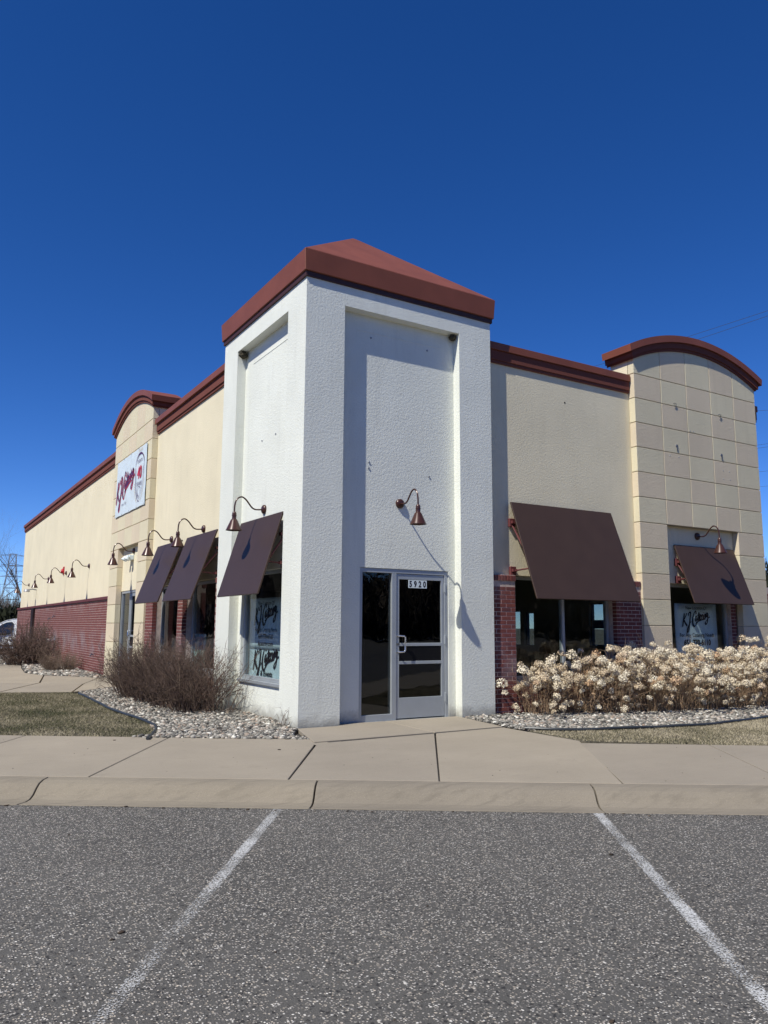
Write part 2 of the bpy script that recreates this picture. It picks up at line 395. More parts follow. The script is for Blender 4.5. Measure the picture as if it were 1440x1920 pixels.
def stroke(mb, pts, w, face, o, d=0.0, mi=0, pen=0.7, sm=True):
    q = smoothpts(pts) if (sm and len(pts) > 2) else pts
    F = FU[face](o); L = []; Rr = []
    for i, p in enumerate(q):
        a, b = q[max(0, i-1)], q[min(len(q)-1, i+1)]
        dx, dy = b[0]-a[0], b[1]-a[1]; l = math.hypot(dx, dy) or 1
        ww = w*(0.30+0.55*abs(math.sin(math.atan2(dy, dx)-pen)))
        if i in (0, len(q)-1): ww *= 0.5
        nx, ny = -dy/l*ww/2, dx/l*ww/2
        L.append(F(p[0]+nx, p[1]+ny, d)); Rr.append(F(p[0]-nx, p[1]-ny, d))
    n = len(q); mb.add(L+Rr, [(i, i+1, n+i+1, n+i) for i in range(n-1)], mi)
SCRIPT = [[(.62, 1.55), (.45, .85), (.1, -.35)], [(1.2, 1.55), (.75, .95), (.42, .62)], [(.42, .66), (.75, .15), (1.12, -.3)],
          [(1.42, 1.1), (1.6, 1.5), (1.98, 1.52), (1.9, .9), (1.66, 0), (1.4, -.95), (1.18, -1.2), (1.1, -.9), (1.5, -.2), (2.1, .3)],
          [(3.25, 1.25), (3.15, 1.62), (2.8, 1.4), (2.42, .6), (2.4, -.15), (2.75, -.5), (3.25, -.15), (3.5, .1)],
          [(3.4, .82), (3.12, .85), (2.98, .45), (3.15, .25), (3.38, .62), (3.42, .35), (3.6, .35)],
          [(3.92, 1.45), (3.72, .6), (3.76, .32), (3.95, .4)], [(3.5, 1.0), (4.15, 1.12)],
          [(3.98, .55), (4.24, .78), (4.2, .98), (4.0, .85), (3.98, .5), (4.15, .36), (4.4, .55)],
          [(4.4, .95), (4.44, .42)], [(4.44, .7), (4.6, .98), (4.78, .92)], [(4.86, .98), (4.82, .55), (4.98, .5)], [(4.95, 1.2), (5.0, 1.35)],
          [(5.08, 1.0), (5.04, .5)], [(5.06, .8), (5.26, 1.05), (5.3, .58), (5.42, .56)],
          [(5.86, 1.05), (5.6, 1.08), (5.5, .75), (5.72, .66), (5.9, 1.05), (5.78, .2), (5.55, -.35), (5.25, -.4), (5.3, -.1), (6.0, .42), (6.3, .52)],
          [(3.0, -.1), (4.0, .22), (5.3, .36)]]
def script_logo(mb, face, o, cx, cy, width, mi=0, w=0.2, d=0, rise=0.06):
    k = width/6.2
    for st in SCRIPT:
        stroke(mb, [(cx+(x-3.1)*k, cy+(y-.4)*k+(x-3.1)*k*rise) for x, y in st], w*k*1.25, face, o, d, mi)

# ================================================================== GROUND
T = Vector((0.836, -0.549, 0)); NN = Vector((0.549, 0.836, 0))
def ts(t, s, z): return (T.x*t+NN.x*s, T.y*t+NN.y*s, z)
MB().box(-600, 600, -600, 600, -0.40, -0.26).build('ground', M['far'])['kind'] = 'structure'
mb = MB(); mb.add([ts(-70, -90, -.18), ts(80, -90, -.18), ts(80, -3.84, -.18), ts(-70, -3.84, -.18)], [(0, 1, 2, 3)])
lot = mb.build('parking_lot', M['asphalt'], fix=False); lot['kind'] = 'structure'
mb = MB(); mb.box(-40, 30, 26, 75, -.30, -.18); o = mb.build('rear_parking_lot', M['asphalt']); o['kind'] = 'structure'
mb = MB(); mb.box(-40, -6.2, 2, 25.99, -.30, -.181); o = mb.build('side_parking_lot', M['asphalt']); o['kind'] = 'structure'
# terrain the building stands on
def sb(t): return -0.87-0.02*(t+1.5)
mb = MB(); poly = [ts(-12, -3.4, 0)[:2], ts(22, -3.4, 0)[:2], (30, 25.9), (-6.15, 25.9), (-6.15, 4.6)]
mb.prism(poly, lambda a, b: (a, b, -.27), lambda a, b: (a, b, -.065)); o = mb.build('terrain', M['soil']); o['kind'] = 'structure'
# kerb with a rolled face and a gutter pan
kprof = [(-3.87, -.178), (-3.87, -.172), (-3.74, -.182), (-3.66, -.176), (-3.60, -.150), (-3.55, -.105), (-3.50, -.072), (-3.43, -.055), (-3.305, -.050), (-3.305, -.25), (-3.87, -.25)]
kerb = bpy.data.objects.new('kerb', None); COL.objects.link(kerb); kerb['kind'] = 'structure'
kj = [-12+0.0, -9.15, -6.7, -4.25, -1.81, 0.66, 3.10, 5.55, 8.0, 10.45, 12.9, 15.3]
for a, b in zip(kj[:-1], kj[1:]):
    mb = MB(); dz = rnd.uniform(-.004, .004); mb.prism(kprof, lambda s, z: ts(a+.007, s, z+dz), lambda s, z: ts(b-.007, s, z-dz))
    mb.build('kerb_stone', M['kerb'], kerb, bevel=.004)
# sidewalk slabs
walk = bpy.data.objects.new('sidewalk', None); COL.objects.link(walk); walk['kind'] = 'structure'
sj = [-12, -10.5, -8.7, -6.9, -5.05, -3.25, -1.45, .39, 1.76, 3.40, 4.92, 6.5, 8.1, 9.7, 11.3, 12.9, 14.5]
def slab(pts, z=None, name='slab', par=walk):
    g = .0068; n = len(pts); q = []
    ar = sum(pts[i][0]*pts[(i+1) % n][1]-pts[(i+1) % n][0]*pts[i][1] for i in range(n)); sg = 1 if ar > 0 else -1
    for i in range(n):
        p0, p1, p2 = pts[i-1], pts[i], pts[(i+1) % n]
        e1 = Vector((p1[0]-p0[0], p1[1]-p0[1])).normalized(); e2 = Vector((p2[0]-p1[0], p2[1]-p1[1])).normalized()
        n1 = Vector((-e1.y, e1.x))*sg; n2 = Vector((-e2.y, e2.x))*sg; m = n1+n2; m = m/max(.3, m.dot(n1))
        q.append((p1[0]+m.x*g, p1[1]+m.y*g))
    def zz(x, y):
        s = NN.x*x+NN.y*y
        return -.05+.02*min(1, max(0, (s+3.3)/2.4))
    mb = MB(); mb.prism(q, lambda x, y: (x, y, -.16), lambda x, y: (x, y, zz(x, y) if z is None else z)); return mb.build(name, M['concrete'], par, bevel=.005)
SF = -3.295
def xy(t, s): return ts(t, s, 0)[:2]
for i, (a, b) in enumerate(zip(sj[:-1], sj[1:])):
    a2, b2 = a+(.1 if 1.5 < a < 5.2 else 0), b+(.1 if 1.5 < b < 5.2 else 0)
    if i == 7:   # slab in front of the entrance reaches back to the apron seam
        slab([xy(a, SF), xy(b, SF), (1.37, -1.215), (-.38, -1.235), xy(a+.02, -.99)])
    elif i == 8:
        slab([xy(a, SF), xy(b, SF), xy(3.55, -.80), (2.55, -1.17), (1.38, -1.215)])
    else: slab([xy(a, SF), xy(b, SF), xy(b2, sb(b)), xy(a2, sb(a))])
slab([(-.36, -1.21), (1.37, -1.195), (1.42, .14), (.62, .14), (.62, -.02), (-.02, -.02)], -.018)
slab([(1.38, -1.195), (2.55, -1.16), (2.72, -.02), (2.72, .14), (1.43, .14)], -.018)
MB().prism([(-.36, -1.2), (2.5, -1.2), (2.7, .2), (.6, .2), (0, 0)], lambda a, b: (a, b, -.1), lambda a, b: (a, b, -.034)).build('joint_fill', M['jointdirt'], walk)
MB().prism([xy(-12, SF), xy(14.4, SF), xy(14.4, -1.2), xy(-12, -.8)], lambda a, b: (a, b, -.14), lambda a, b: (a, b, -.082)).build('joint_fill', M['jointdirt'], walk)
# side walk that leads to the left door
swalk = bpy.data.objects.new('path', None); COL.objects.link(swalk); swalk['kind'] = 'structure'
slab([(-6, 8.9), (-2.86, 7.95), (-1.75, 10.4), (-6, 12.4)], -.02, par=swalk)
slab([(-2.84, 7.93), (-1.55, 7.40), (-.9, 9.7), (-1.73, 10.38)], -.02, par=swalk)
slab([(-1.53, 7.4), (.1, 8.95), (.12, 11.3), (-.18, 11.45), (-.88, 9.7)], -.02, par=swalk)
slab([(-1.73, 10.4), (-.88, 9.72), (-.18, 11.47), (-.65, 12.5), (-1.25, 13.2)], -.02, par=swalk)
slab([(-6, 12.42), (-1.75, 10.42), (-1.26, 13.24), (-1.55, 14.6), (-1.35, 17.0), (-6, 18)], -.02, par=swalk)
slab([(-6, 18.02), (-1.35, 17.02), (-1.1, 19.2), (-2.2, 21), (-6, 22)], -.02, par=swalk)
# lawns
LAWN_L = [xy(-12, -.66), xy(-1.95, -.86), (-1.77, .43), (-1.58, 1.1), (-1.54, 1.72), (-1.57, 2.67), (-1.62, 3.38), (-1.55, 5.19), (-1.5, 6.96), (-1.57, 7.38), (-2.85, 7.93), (-6.1, 8.9), (-6.1, 5)]
LAWN_R = [(2.57, -2.60), (2.62, -1.6), (2.97, -1.84), (3.68, -2.12), (4.52, -2.31), (5.38, -2.42), (6.9, -2.25), (9, -1.9), (14, -1.6), xy(14.4, -1.2), xy(5, -1.01)]
for nm, P in (('lawn', LAWN_L), ('lawn', LAWN_R)):
    o = MB().prism(P, lambda a, b: (a, b, -.1), lambda a, b: (a, b, -.036)).build(nm, M['lawn']); o['kind'] = 'structure'
def inside(P, x, y):
    r = np.zeros(len(x), bool); n = len(P); j = n-1
    for i in range(n):
        xi, yi = P[i]; xj, yj = P[j]
        c = ((yi > y) != (yj > y)) & (x < (xj-xi)*(y-yi)/((yj-yi) if yj != yi else 1e-9)+xi)
        r ^= c; j = i
    return r
def scatter(P, n, x0, x1, y0, y1):
    x = rng.uniform(x0, x1, n); y = rng.uniform(y0, y1, n); k = inside(P, x, y); return x[k], y[k]
def grass(P, n, bb, name, green):
    x, y = scatter(P, n, *bb); n = len(x)
    a = rng.uniform(0, 2*np.pi, n); h = rng.uniform(.010, .030, n); wd = rng.uniform(.0025, .005, n)
    lean = rng.uniform(0.2, 1.4, n)*h; la = rng.uniform(0, 2*np.pi, n)
    z = np.full(n, -.037)
    b0 = np.stack([x-np.cos(a)*wd, y-np.sin(a)*wd, z], 1); b1 = np.stack([x+np.cos(a)*wd, y+np.sin(a)*wd, z], 1)
    tp = np.stack([x+np.cos(la)*lean, y+np.sin(la)*lean, z+h], 1)
    V = np.stack([b0, b1, tp], 1).reshape(-1, 3); Fc = np.arange(3*n).reshape(-1, 3)
    patch = np.array([noise.noise(Vector((px*1.3, py*1.3, 3))) for px, py in zip(x, y)])
    v = np.clip(rng.uniform(0, 1, n)*.75+.22-green+patch*.45, 0, 1)
    o = bulk(name, V, Fc, M['grass'], 'stuff', np.repeat(v, 3)); return o
o = grass(LAWN_L, 230000, (-6.1, -1.4, -.3, 9), 'grass', .12); tag(o, 'short patchy dormant grass on the lawn left of the rock bed', 'grass')
o = grass(LAWN_R, 210000, (2.5, 9.5, -6.4, -1.2), 'grass', -.12); tag(o, 'straw coloured dormant grass strip in front of the dried hydrangeas', 'grass')
# river rock
ph = (1+5**.5)/2
ICO = np.array([(-1, ph, 0), (1, ph, 0), (-1, -ph, 0), (1, -ph, 0), (0, -1, ph), (0, 1, ph), (0, -1, -ph), (0, 1, -ph), (ph, 0, -1), (ph, 0, 1), (-ph, 0, -1), (-ph, 0, 1)])/math.hypot(1, ph)
ICF = np.array([(0, 11, 5), (0, 5, 1), (0, 1, 7), (0, 7, 10), (0, 10, 11), (1, 5, 9), (5, 11, 4), (11, 10, 2), (10, 7, 6), (7, 1, 8), (3, 9, 4), (3, 4, 2), (3, 2, 6), (3, 6, 8), (3, 8, 9), (4, 9, 5), (2, 4, 11), (6, 2, 10), (8, 6, 7), (9, 8, 1)])
def rocks(P, dens, bb, name, z0=-.05, s0=.010, s1=.027):
    n = int(dens*(bb[1]-bb[0])*(bb[3]-bb[2])); x, y = scatter(P, n, *bb); n = len(x)
    sz = rng.uniform(s0, s1, n)*rng.choice([1, 1, 1.35], n); sc = np.stack([sz*rng.uniform(.8, 1.4, n), sz*rng.uniform(.7, 1.1, n), sz*rng.uniform(.45, .8, n)], 1)
    V = ICO[None]*sc[:, None, :]*(1+rng.uniform(-.13, .13, (n, 12, 1)))
    a = rng.uniform(0, 2*np.pi, n); tl = rng.uniform(-.5, .5, n)
    ca, sa, ct, st = np.cos(a)[:, None], np.sin(a)[:, None], np.cos(tl)[:, None], np.sin(tl)[:, None]
    X, Y, Z = V[..., 0], V[..., 1], V[..., 2]
    Y, Z = Y*ct-Z*st, Y*st+Z*ct; X, Y = X*ca-Y*sa, X*sa+Y*ca
    V = np.stack([X+x[:, None], Y+y[:, None], Z+(z0+sz*.5+rng.uniform(0, .02, n))[:, None]], 2).reshape(-1, 3)
    Fc = (ICF[None]+(np.arange(n)*12)[:, None, None]).reshape(-1, 3)
    return bulk(name, V, Fc, M['stone'], 'stuff', np.repeat(rng.uniform(0, 1, n)**.9, 12), smooth=True)
# grit and leaf scraps along the gutter, on the lot and on the walk
n_ = 900; tt = rng.uniform(-7, 7, n_); ss = np.where(rng.uniform(0, 1, n_) < .6, -3.88-np.abs(rng.normal(0, .05, n_)), np.where(rng.uniform(0, 1, n_) < .75, rng.uniform(-8, -3.9, n_), rng.uniform(-3.25, -1.1, n_)))
zz_ = np.where(ss < -3.86, -.178, -.05+.02*np.clip((ss+3.3)/2.4, 0, 1)); sz = rng.uniform(.002, .0055, n_)*np.where(rng.uniform(0, 1, n_) < .06, 2.6, 1)
V_ = ICO[None]*np.stack([sz*1.5, sz, sz*.45], 1)[:, None, :]*(1+rng.uniform(-.3, .3, (n_, 12, 1)))
V_ = V_+np.stack([T.x*tt+NN.x*ss, T.y*tt+NN.y*ss, zz_+sz*.2], 1)[:, None, :]
o = bulk('grit', V_.reshape(-1, 3), (ICF[None]+(np.arange(n_)*12)[:, None, None]).reshape(-1, 3), M['grit'], 'stuff', np.repeat(rng.uniform(0, 1, n_), 12)); tag(o, 'dark grit and leaf scraps scattered along the gutter and over the lot', 'grit')
BED_L = [xy(-1.9, -.9), xy(.30, -.93), (-.32, -.5), (0, -.02), (0.0, .6), (.12, .7), (.16, 3.4), (.06, 8.3), (-.1, 8.7), (-1.4, 7.35), (-1.48, 6.96), (-1.52, 5.19), (-1.59, 3.38), (-1.55, 2.67), (-1.5, 1.72), (-1.74, .43)]
BED_R = [(2.74, 0), (2.76, -.4), (2.63, -1.2), (2.66, -1.6), (2.99, -1.82), (3.7, -2.09), (4.52, -2.28), (5.38, -2.39), (6.9, -2.22), (9, -1.87), (12, -1.7), (12, 0)]
BED_F = [(.05, 11.5), (-.15, 11.5), (-.6, 12.5), (-1.24, 13.3), (-1.5, 14.6), (-1.3, 17), (-1.05, 19.2), (-2.2, 21.1), (-6, 22.1), (-6, 25.8), (.1, 25.8)]
tag(rocks(BED_L, 2000, (-2.1, .2, -1.1, 8.8), 'river_rock'), 'pale river rock bed under the twiggy shrubs left of the tower', 'river rock')
tag(rocks(BED_R, 2000, (2.6, 10.5, -2.5, 0), 'river_rock'), 'pale river rock bed under the dried hydrangeas right of the entrance', 'river rock')
tag(rocks(BED_F, 500, (-6, .1, 11.4, 25.8), 'river_rock', s0=.025, s1=.055), 'river rock bed along the long low brick wall', 'river rock')
# edging
def edging(pts, lab):
    q = smoothpts(pts, 5); mb = MB(); mb.tube([(a, b, -.012+.012*noise.noise(Vector((a*2, b*2, 0)))) for a, b in q], .021, 8)
    tag(mb.build('garden_edging', M['edging'], smooth=True), lab, 'garden edging')
edging([(-1.98, -.02), (-1.79, .43), (-1.6, 1.0), (-1.55, 1.72), (-1.57, 2.67), (-1.62, 3.38), (-1.55, 5.19), (-1.5, 6.96)], 'black plastic edging snaking between the left lawn and the rock bed')
edging([(2.64, -1.5), (2.97, -1.84), (3.68, -2.10), (4.52, -2.30), (5.38, -2.41), (6.9, -2.24), (9, -1.9), (12, -1.7)], 'black plastic edging between the straw grass strip and the hydrangea bed')
# parking lines (worn paint)
def pline(x0, y0, x1, y1, lab, w=.082, fade=0.0):
    a, b = Vector((x0, y0, -.176)), Vector((x1, y1, -.176)); dd = (b-a).normalized(); n = Vector((-dd.y, dd.x, 0))
    k = 60; me_v = []; at = []
    for i in range(k+1):
        p = a.lerp(b, i/k)
        for q, e in ((-1, 1.), (-.7, .15), (0, 0), (.7, .15), (1, 1.)):
            me_v.append(p+n*q*w*.56); at.append(e*.8 + fade*max(0, i/k-.25))
    fs = [(i*5+j, i*5+j+1, (i+1)*5+j+1, (i+1)*5+j) for i in range(k) for j in range(4)]
    mb = MB(); mb.add(me_v, fs); o = mb.build('parking_line', M['paint'], fix=False)
    A = o.data.attributes.new('edge', 'FLOAT', 'POINT'); A.data.foreach_set('value', at)
    tag(o, lab, 'parking line', 'painted parking lines'); return o
pline(-1.80, -3.47, -4.6, -7.48, 'worn white painted parking line running down to the lower left', fade=.85)
pline(.40, -4.92, -2.4, -8.95, 'worn white painted parking line running down to the lower right', fade=.18)

# ================================================================== BUILDING
B = empty('commercial_building', 'single storey brick and stucco corner building with a square white tower entrance and beige wings', 'building')
W0 = .16
# ---- tower
mb = MB(); Z1 = 6.335
mb.box(0, .63, 0, .63, -.06, Z1)
mb.box(2.73, 3.37, 0, .34, -.06, Z1)
mb.box(0, .34, 2.73, 3.37, -.06, Z1)
mb.box(.63, 2.73, 0, W0, 6.03, Z1); mb.box(0, W0, .63, 2.73, 6.03, Z1)
# recessed back walls, opening for the door and for the window
mb.box(.63, 2.73, W0, .34, 2.18, Z1); mb.box(.63, 1.02, W0, .34, -.06, 2.18); mb.box(2.60, 2.73, W0, .34, -.06, 2.18)
mb.box(W0, .34, .63, 2.73, 2.18, Z1); mb.box(W0, .34, .63, .80, -.06, 2.18); mb.box(W0, .34, 2.58, 2.73, -.06, 2.18); mb.box(W0, .34, .80, 2.58, -.06, .47)
mb.box(3.17, 3.37, .34, 3.37, 2.3, Z1); mb.box(.34, 3.17, 3.17, 3.37, 2.3, Z1)
mb.build('tower_wall', M['white'], B)
# raised trim bead on the recessed walls
def bead(face, a0, a1, z, par, d=.006, hgt=.012):
    if face == 'y': box('trim_bead', M['white'], par, a0, a1, W0-d, W0, z, z+hgt)
    else: box('trim_bead', M['white'], par, W0-d, W0, a0, a1, z, z+hgt)
bead('y', .92, 2.48, 5.77, B); bead('x', .92, 2.38, 5.735, B)
box('trim_bead', M['white'], B, .92, .93, W0-.004, W0, 5.60, 5.77)
# tower cap: sub band, fascia, pyramid
ring = MB()
def ringbox(mb, o0, z0, z1, x1=3.37, inner=.1):
    a, b = -o0, x1+o0
    mb.box(a, b, a, inner, z0, z1); mb.box(a, b, x1-inner, b, z0, z1); mb.box(a, inner, inner, x1-inner, z0, z1); mb.box(x1-inner, b, inner, x1-inner, z0, z1)
ringbox(ring, .028, 6.337, 6.41); ring.build('cornice_band', M['band'], B)
cap = MB(); cap.add([(-.052, -.052, 6.41), (3.422, -.052, 6.41), (3.422, 3.422, 6.41), (-.052, 3.422, 6.41), (-.07, -.07, 6.735), (3.44, -.07, 6.735), (3.44, 3.44, 6.735), (-.07, 3.44, 6.735)],
        [(0, 1, 5, 4), (1, 2, 6, 5), (2, 3, 7, 6), (3, 0, 4, 7), (3, 2, 1, 0), (4, 5, 6, 7)]); cap.build('fascia', M['coping'], B, bevel=.008)
rf = MB(); rf.add([(-.065, -.065, 6.736), (3.435, -.065, 6.736), (3.435, 3.435, 6.736), (-.065, 3.435, 6.736), (1.65, 1.65, 8.11), (1.72, 1.65, 8.11), (1.72, 1.72, 8.11), (1.65, 1.72, 8.11)],
       [(0, 1, 5, 4), (1, 2, 6, 5), (2, 3, 7, 6), (3, 0, 4, 7), (4, 5, 6, 7), (3, 2, 1, 0)]); roof = rf.build('roof', M['coping'], B, bevel=.006)
for p, q in (((0, 0), (1.66, 1.66)), ((3.37, 0), (1.71, 1.66))):
    mb = MB(); mb.tube([(p[0], p[1], 6.74), (q[0], q[1], 8.10)], .012, 6); mb.build('hip_seam', M['coping'], roof)

# ---- cream walls
REAR = [(4.40, 4.95, .86, 1.95), (7.05, 7.45, .8, 1.75), (7.62, 8.20, .8, 1.80), (8.75, 9.15, .9, 2.0)]
cw = MB()
cw.box(3.37, 10.78, W0, .34, 2.172, 5.95)
for y0_, y1_, z0_, z1_ in REAR: cw.box(10.58, 10.78, y0_, y1_, 0, z0_); cw.box(10.58, 10.78, y0_, y1_, z1_, 5.95)
ys_ = [.34]+[q for r_ in REAR for q in r_[:2]]+[31.6]
for k in range(0, len(ys_), 2): cw.box(10.58, 10.78, ys_[k], ys_[k+1], 0, 5.95)
cw.build('wall', M['cream'], B)
cw = MB(); cw.box(W0, .34, 3.37, 8.3, 2.172, 5.95); cw.box(W0, .34, 8.3, 12.0, 2.18, 5.95); cw.box(W0, .34, 12.0, 31.6, 0, 5.95); cw.box(.34, 10.58, 31.4, 31.6, 0, 5.95)
cw.build('wall', M['cream'], B)
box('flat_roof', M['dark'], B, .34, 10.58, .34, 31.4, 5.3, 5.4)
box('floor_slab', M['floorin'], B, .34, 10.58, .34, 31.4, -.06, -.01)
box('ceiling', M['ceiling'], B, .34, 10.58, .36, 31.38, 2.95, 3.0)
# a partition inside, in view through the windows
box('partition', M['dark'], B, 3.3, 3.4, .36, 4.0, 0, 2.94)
# ---- parapet copings
def coping_y(mb, x0, x1, yw, endcaps=0):
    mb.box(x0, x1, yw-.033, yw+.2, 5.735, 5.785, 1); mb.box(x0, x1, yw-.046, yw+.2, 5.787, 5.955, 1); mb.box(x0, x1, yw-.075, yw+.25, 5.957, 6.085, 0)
def coping_x(mb, y0, y1, xw):
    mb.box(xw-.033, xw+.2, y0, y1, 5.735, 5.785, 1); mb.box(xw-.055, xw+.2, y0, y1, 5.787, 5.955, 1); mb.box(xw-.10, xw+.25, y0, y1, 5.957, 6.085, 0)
for a, b, c in ((3.372, 6.845, 0), (10.66, 10.83, 1)):
    mb = MB(); coping_y(mb, a, b, W0); mb.build('coping', [M['coping'], M['coping2']], B, bevel=.004)
mb = MB(); mb.box(10.62, 10.9, .42, 31.6, 5.75, 6.085); mb.build('coping', M['coping'], B)
for a, b in ((3.372, 8.225), (12.03, 31.68)):
    mb = MB(); coping_x(mb, a, b, W0); mb.build('coping', [M['coping'], M['coping2']], B, bevel=.004)

# ---- arched piers of square stucco panels
RJ = [6.11-.474*k for k in range(14)]
ARC_R, CROWN = 4.4, 6.82
def arcz(a): return CROWN-(ARC_R-math.sqrt(ARC_R**2-a*a))
def pier(face, c0, width, op0, op1, optop):
    # local a runs along the facade from the near/left end; F maps (a, out, z)
    if face == 'y': F = lambda a, out, z: (c0+a, .02-out, z)
    else: F = lambda a, out, z: (.02-out, c0+a, z)
    cw_ = width/5; mid = width/2; g = .007
    for col in range(5):
        for row in range(len(RJ)+1):
            z1 = RJ[row-1] if row else None; z0 = RJ[row] if row < len(RJ) else -.05
            z0 = max(z0, -.05)
            a0, a1 = col*cw_, (col+1)*cw_
            if z1 is not None and z1 <= optop+.02:
                if col in (1, 2, 3):
                    if col == 3 and op1 < 4*cw_-.02: a0 = op1
                    elif col == 1 and op0 > cw_+.02: a1 = op0
                    else: continue
                    if a1-a0 < .03: continue
                    # narrow strip joins the neighbouring jamb panel
                    continue
                if col == 4: a0 = op1
                if col == 0: a1 = op0
            m = M['tan_a'] if (row+col) % 2 == 0 else M['tan_b']
            aa0 = a0+(g if col and not (col == 4 and z1 is not None and z1 <= optop+.02) else 0); aa1 = a1-(g if col < 4 and not (col == 0 and z1 is not None and z1 <= optop+.02) else 0)
            if row == 0:
                top = [(aa1-(aa1-aa0)*i/8, arcz(aa1-(aa1-aa0)*i/8-mid)) for i in range(9)]
                pts = [(aa0, z0+g), (aa1, z0+g)]+top
            else: pts = [(aa0, z0+g), (aa1, z0+g), (aa1, z1-g), (aa0, z1-g)]
            mb = MB(); mb.prism(pts, lambda a, z: F(a, 0, z), lambda a, z: F(a, -.138, z)); mb.build('stucco_panel', m, B, bevel=.004)
    # backing seen in the grooves, upper block above the parapet
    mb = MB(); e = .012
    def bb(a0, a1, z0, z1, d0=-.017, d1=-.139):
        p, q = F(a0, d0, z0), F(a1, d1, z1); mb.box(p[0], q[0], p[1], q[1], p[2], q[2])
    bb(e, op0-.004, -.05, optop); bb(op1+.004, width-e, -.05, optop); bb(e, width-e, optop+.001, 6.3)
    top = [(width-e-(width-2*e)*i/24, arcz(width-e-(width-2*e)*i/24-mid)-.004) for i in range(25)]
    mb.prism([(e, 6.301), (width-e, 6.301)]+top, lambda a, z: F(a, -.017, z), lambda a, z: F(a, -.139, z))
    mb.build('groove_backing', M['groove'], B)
    mb = MB(); top = [(width-(width)*i/24, arcz(width-width*i/24-mid)) for i in range(25)]
    mb.prism([(0, 5.3), (width, 5.3)]+top, lambda a, z: F(a, -.141 if z > 5.96 else -.19, z), lambda a, z: F(a, -.56, z)); mb.build('parapet_block', M['cream'], B)
    # curved coping in three steps
    mb = MB(); n = 28
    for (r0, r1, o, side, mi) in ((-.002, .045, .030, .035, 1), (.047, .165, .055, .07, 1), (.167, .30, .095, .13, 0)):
        A = -side; Bb = width+side
        for i in range(n):
            u0 = A+(Bb-A)*i/n; u1 = A+(Bb-A)*(i+1)/n
            def P(u, r, d):
                uu = u-mid; zc = CROWN-ARC_R; ang = math.asin(max(-1, min(1, uu/ARC_R)))
                return F(mid+math.sin(ang)*(ARC_R+r*.3), d, zc+math.sqrt(ARC_R**2-uu*uu)+r)
            mb.hexa([P(u0, r0, o), P(u1, r0, o), P(u1, r1, o), P(u0, r1, o)], [P(u0, r0, -.62), P(u1, r0, -.62), P(u1, r1, -.62), P(u0, r1, -.62)], mi)
    bmk = mb; o = bmk.build('arched_coping', [M['coping'], M['coping2']], B)
    bm = bmesh.new(); bm.from_mesh(o.data); bmesh.ops.remove_doubles(bm, verts=bm.verts, dist=.0004)
    dup = {}
    for f in bm.faces: dup.setdefault(tuple(sorted(v.index for v in f.verts)), []).append(f)
    bmesh.ops.delete(bm, geom=[f for l in dup.values() if len(l) > 1 for f in l], context='FACES_ONLY')
    bmesh.ops.recalc_face_normals(bm, faces=bm.faces); bm.to_mesh(o.data); bm.free()
pier('y', 6.865, 3.77, .755, 2.925, 3.266)
pier('x', 8.25, 3.75, .81, 2.84, 3.266)

# ---- brick
BRICKS = []      # (face, a, z, length, height, depth, front)
CH = .0677
def brick_area(face, a0, a1, z0, z1, front, depth=.09, soldier=False, offs=0.0):
    rows = int(round((z1-z0)/CH)); L = .203
    for r in range(rows):
        z = z0+r*CH; a = a0-(L/2 if (r % 2) else 0)-offs
        while a < a1-.012:
            s0, s1 = max(a, a0), min(a+L, a1)
            if s1-s0 > .03: BRICKS.append((face, s0, z, s1-s0-.010, CH-.010, depth, front))
            a += L
def soldier(face, a0, a1, z0, z1, front, depth=.09):
    n = max(1, int(round((a1-a0)/CH))); q = (a1-a0)/n
    for i in range(n): BRICKS.append((face, a0+i*q, z0, q-.009, z1-z0-.008, depth, front))
ZB = -.05
mort = []
# right wing
brick_area('y', 3.375, 3.875, ZB, ZB+30*CH, .06); soldier('y', 3.375, 3.885, 2.07, 2.165, .045)
mort.append((3.372, 3.87, .0635, .34, ZB, 2.168))
brick_area('y', 3.875, 6.2, ZB, ZB+7*CH, .075); mort.append((3.872, 6.2, .0785, .34, ZB, .425))
brick_area('y', 6.2, 6.86, ZB, ZB+30*CH, .06); soldier('y', 6.2, 6.86, 2.07, 2.165, .045); mort.append((6.203, 6.865, .0635, .34, ZB, 2.168))
brick_area('y', 9.62, 9.79, ZB, ZB+31*CH, .17); mort.append((9.615, 9.79, .1735, .34, ZB, 2.168))
brick_area('y', 10.64, 10.92, ZB, ZB+31*CH, .02); mort.append((10.637, 10.915, .0235, .34, ZB, 2.168))
brick_area('x', .345, 1.3, 0, 0.01, 10.9)
# left wing
brick_area('x', 3.375, 3.60, ZB, ZB+30*CH, .06); soldier('x', 3.375, 3.60, 2.07, 2.165, .045); mort.append((.0635, .34, 3.372, 3.595, ZB, 2.168))
brick_area('x', 5.49, 5.83, ZB, ZB+30*CH, .06); soldier('x', 5.49, 5.83, 2.07, 2.165, .045); mort.append((.0635, .34, 5.495, 5.825, ZB, 2.168))
brick_area('x', 7.66, 8.245, ZB, ZB+30*CH, .06); soldier('x', 7.66, 8.245, 2.07, 2.165, .045); mort.append((.0635, .34, 7.665, 8.245, ZB, 2.168))
brick_area('x', 3.60, 7.66, ZB, ZB+7*CH, .075); mort.append((.0785, .34, 3.60, 7.66, ZB, .425))
far0 = len(BRICKS)
brick_area('x', 12.0, 31.6, ZB, ZB+30*CH, .06); mort.append((.0625, .158, 12.0, 31.6, ZB, 1.985))
for q in mort: box('mortar', M['mortar'], B, *q)
def bdist(b):
    p = Vector((b[1], b[6], b[2])) if b[0] == 'y' else Vector((b[6], b[1], b[2])); return (p-CAM).length
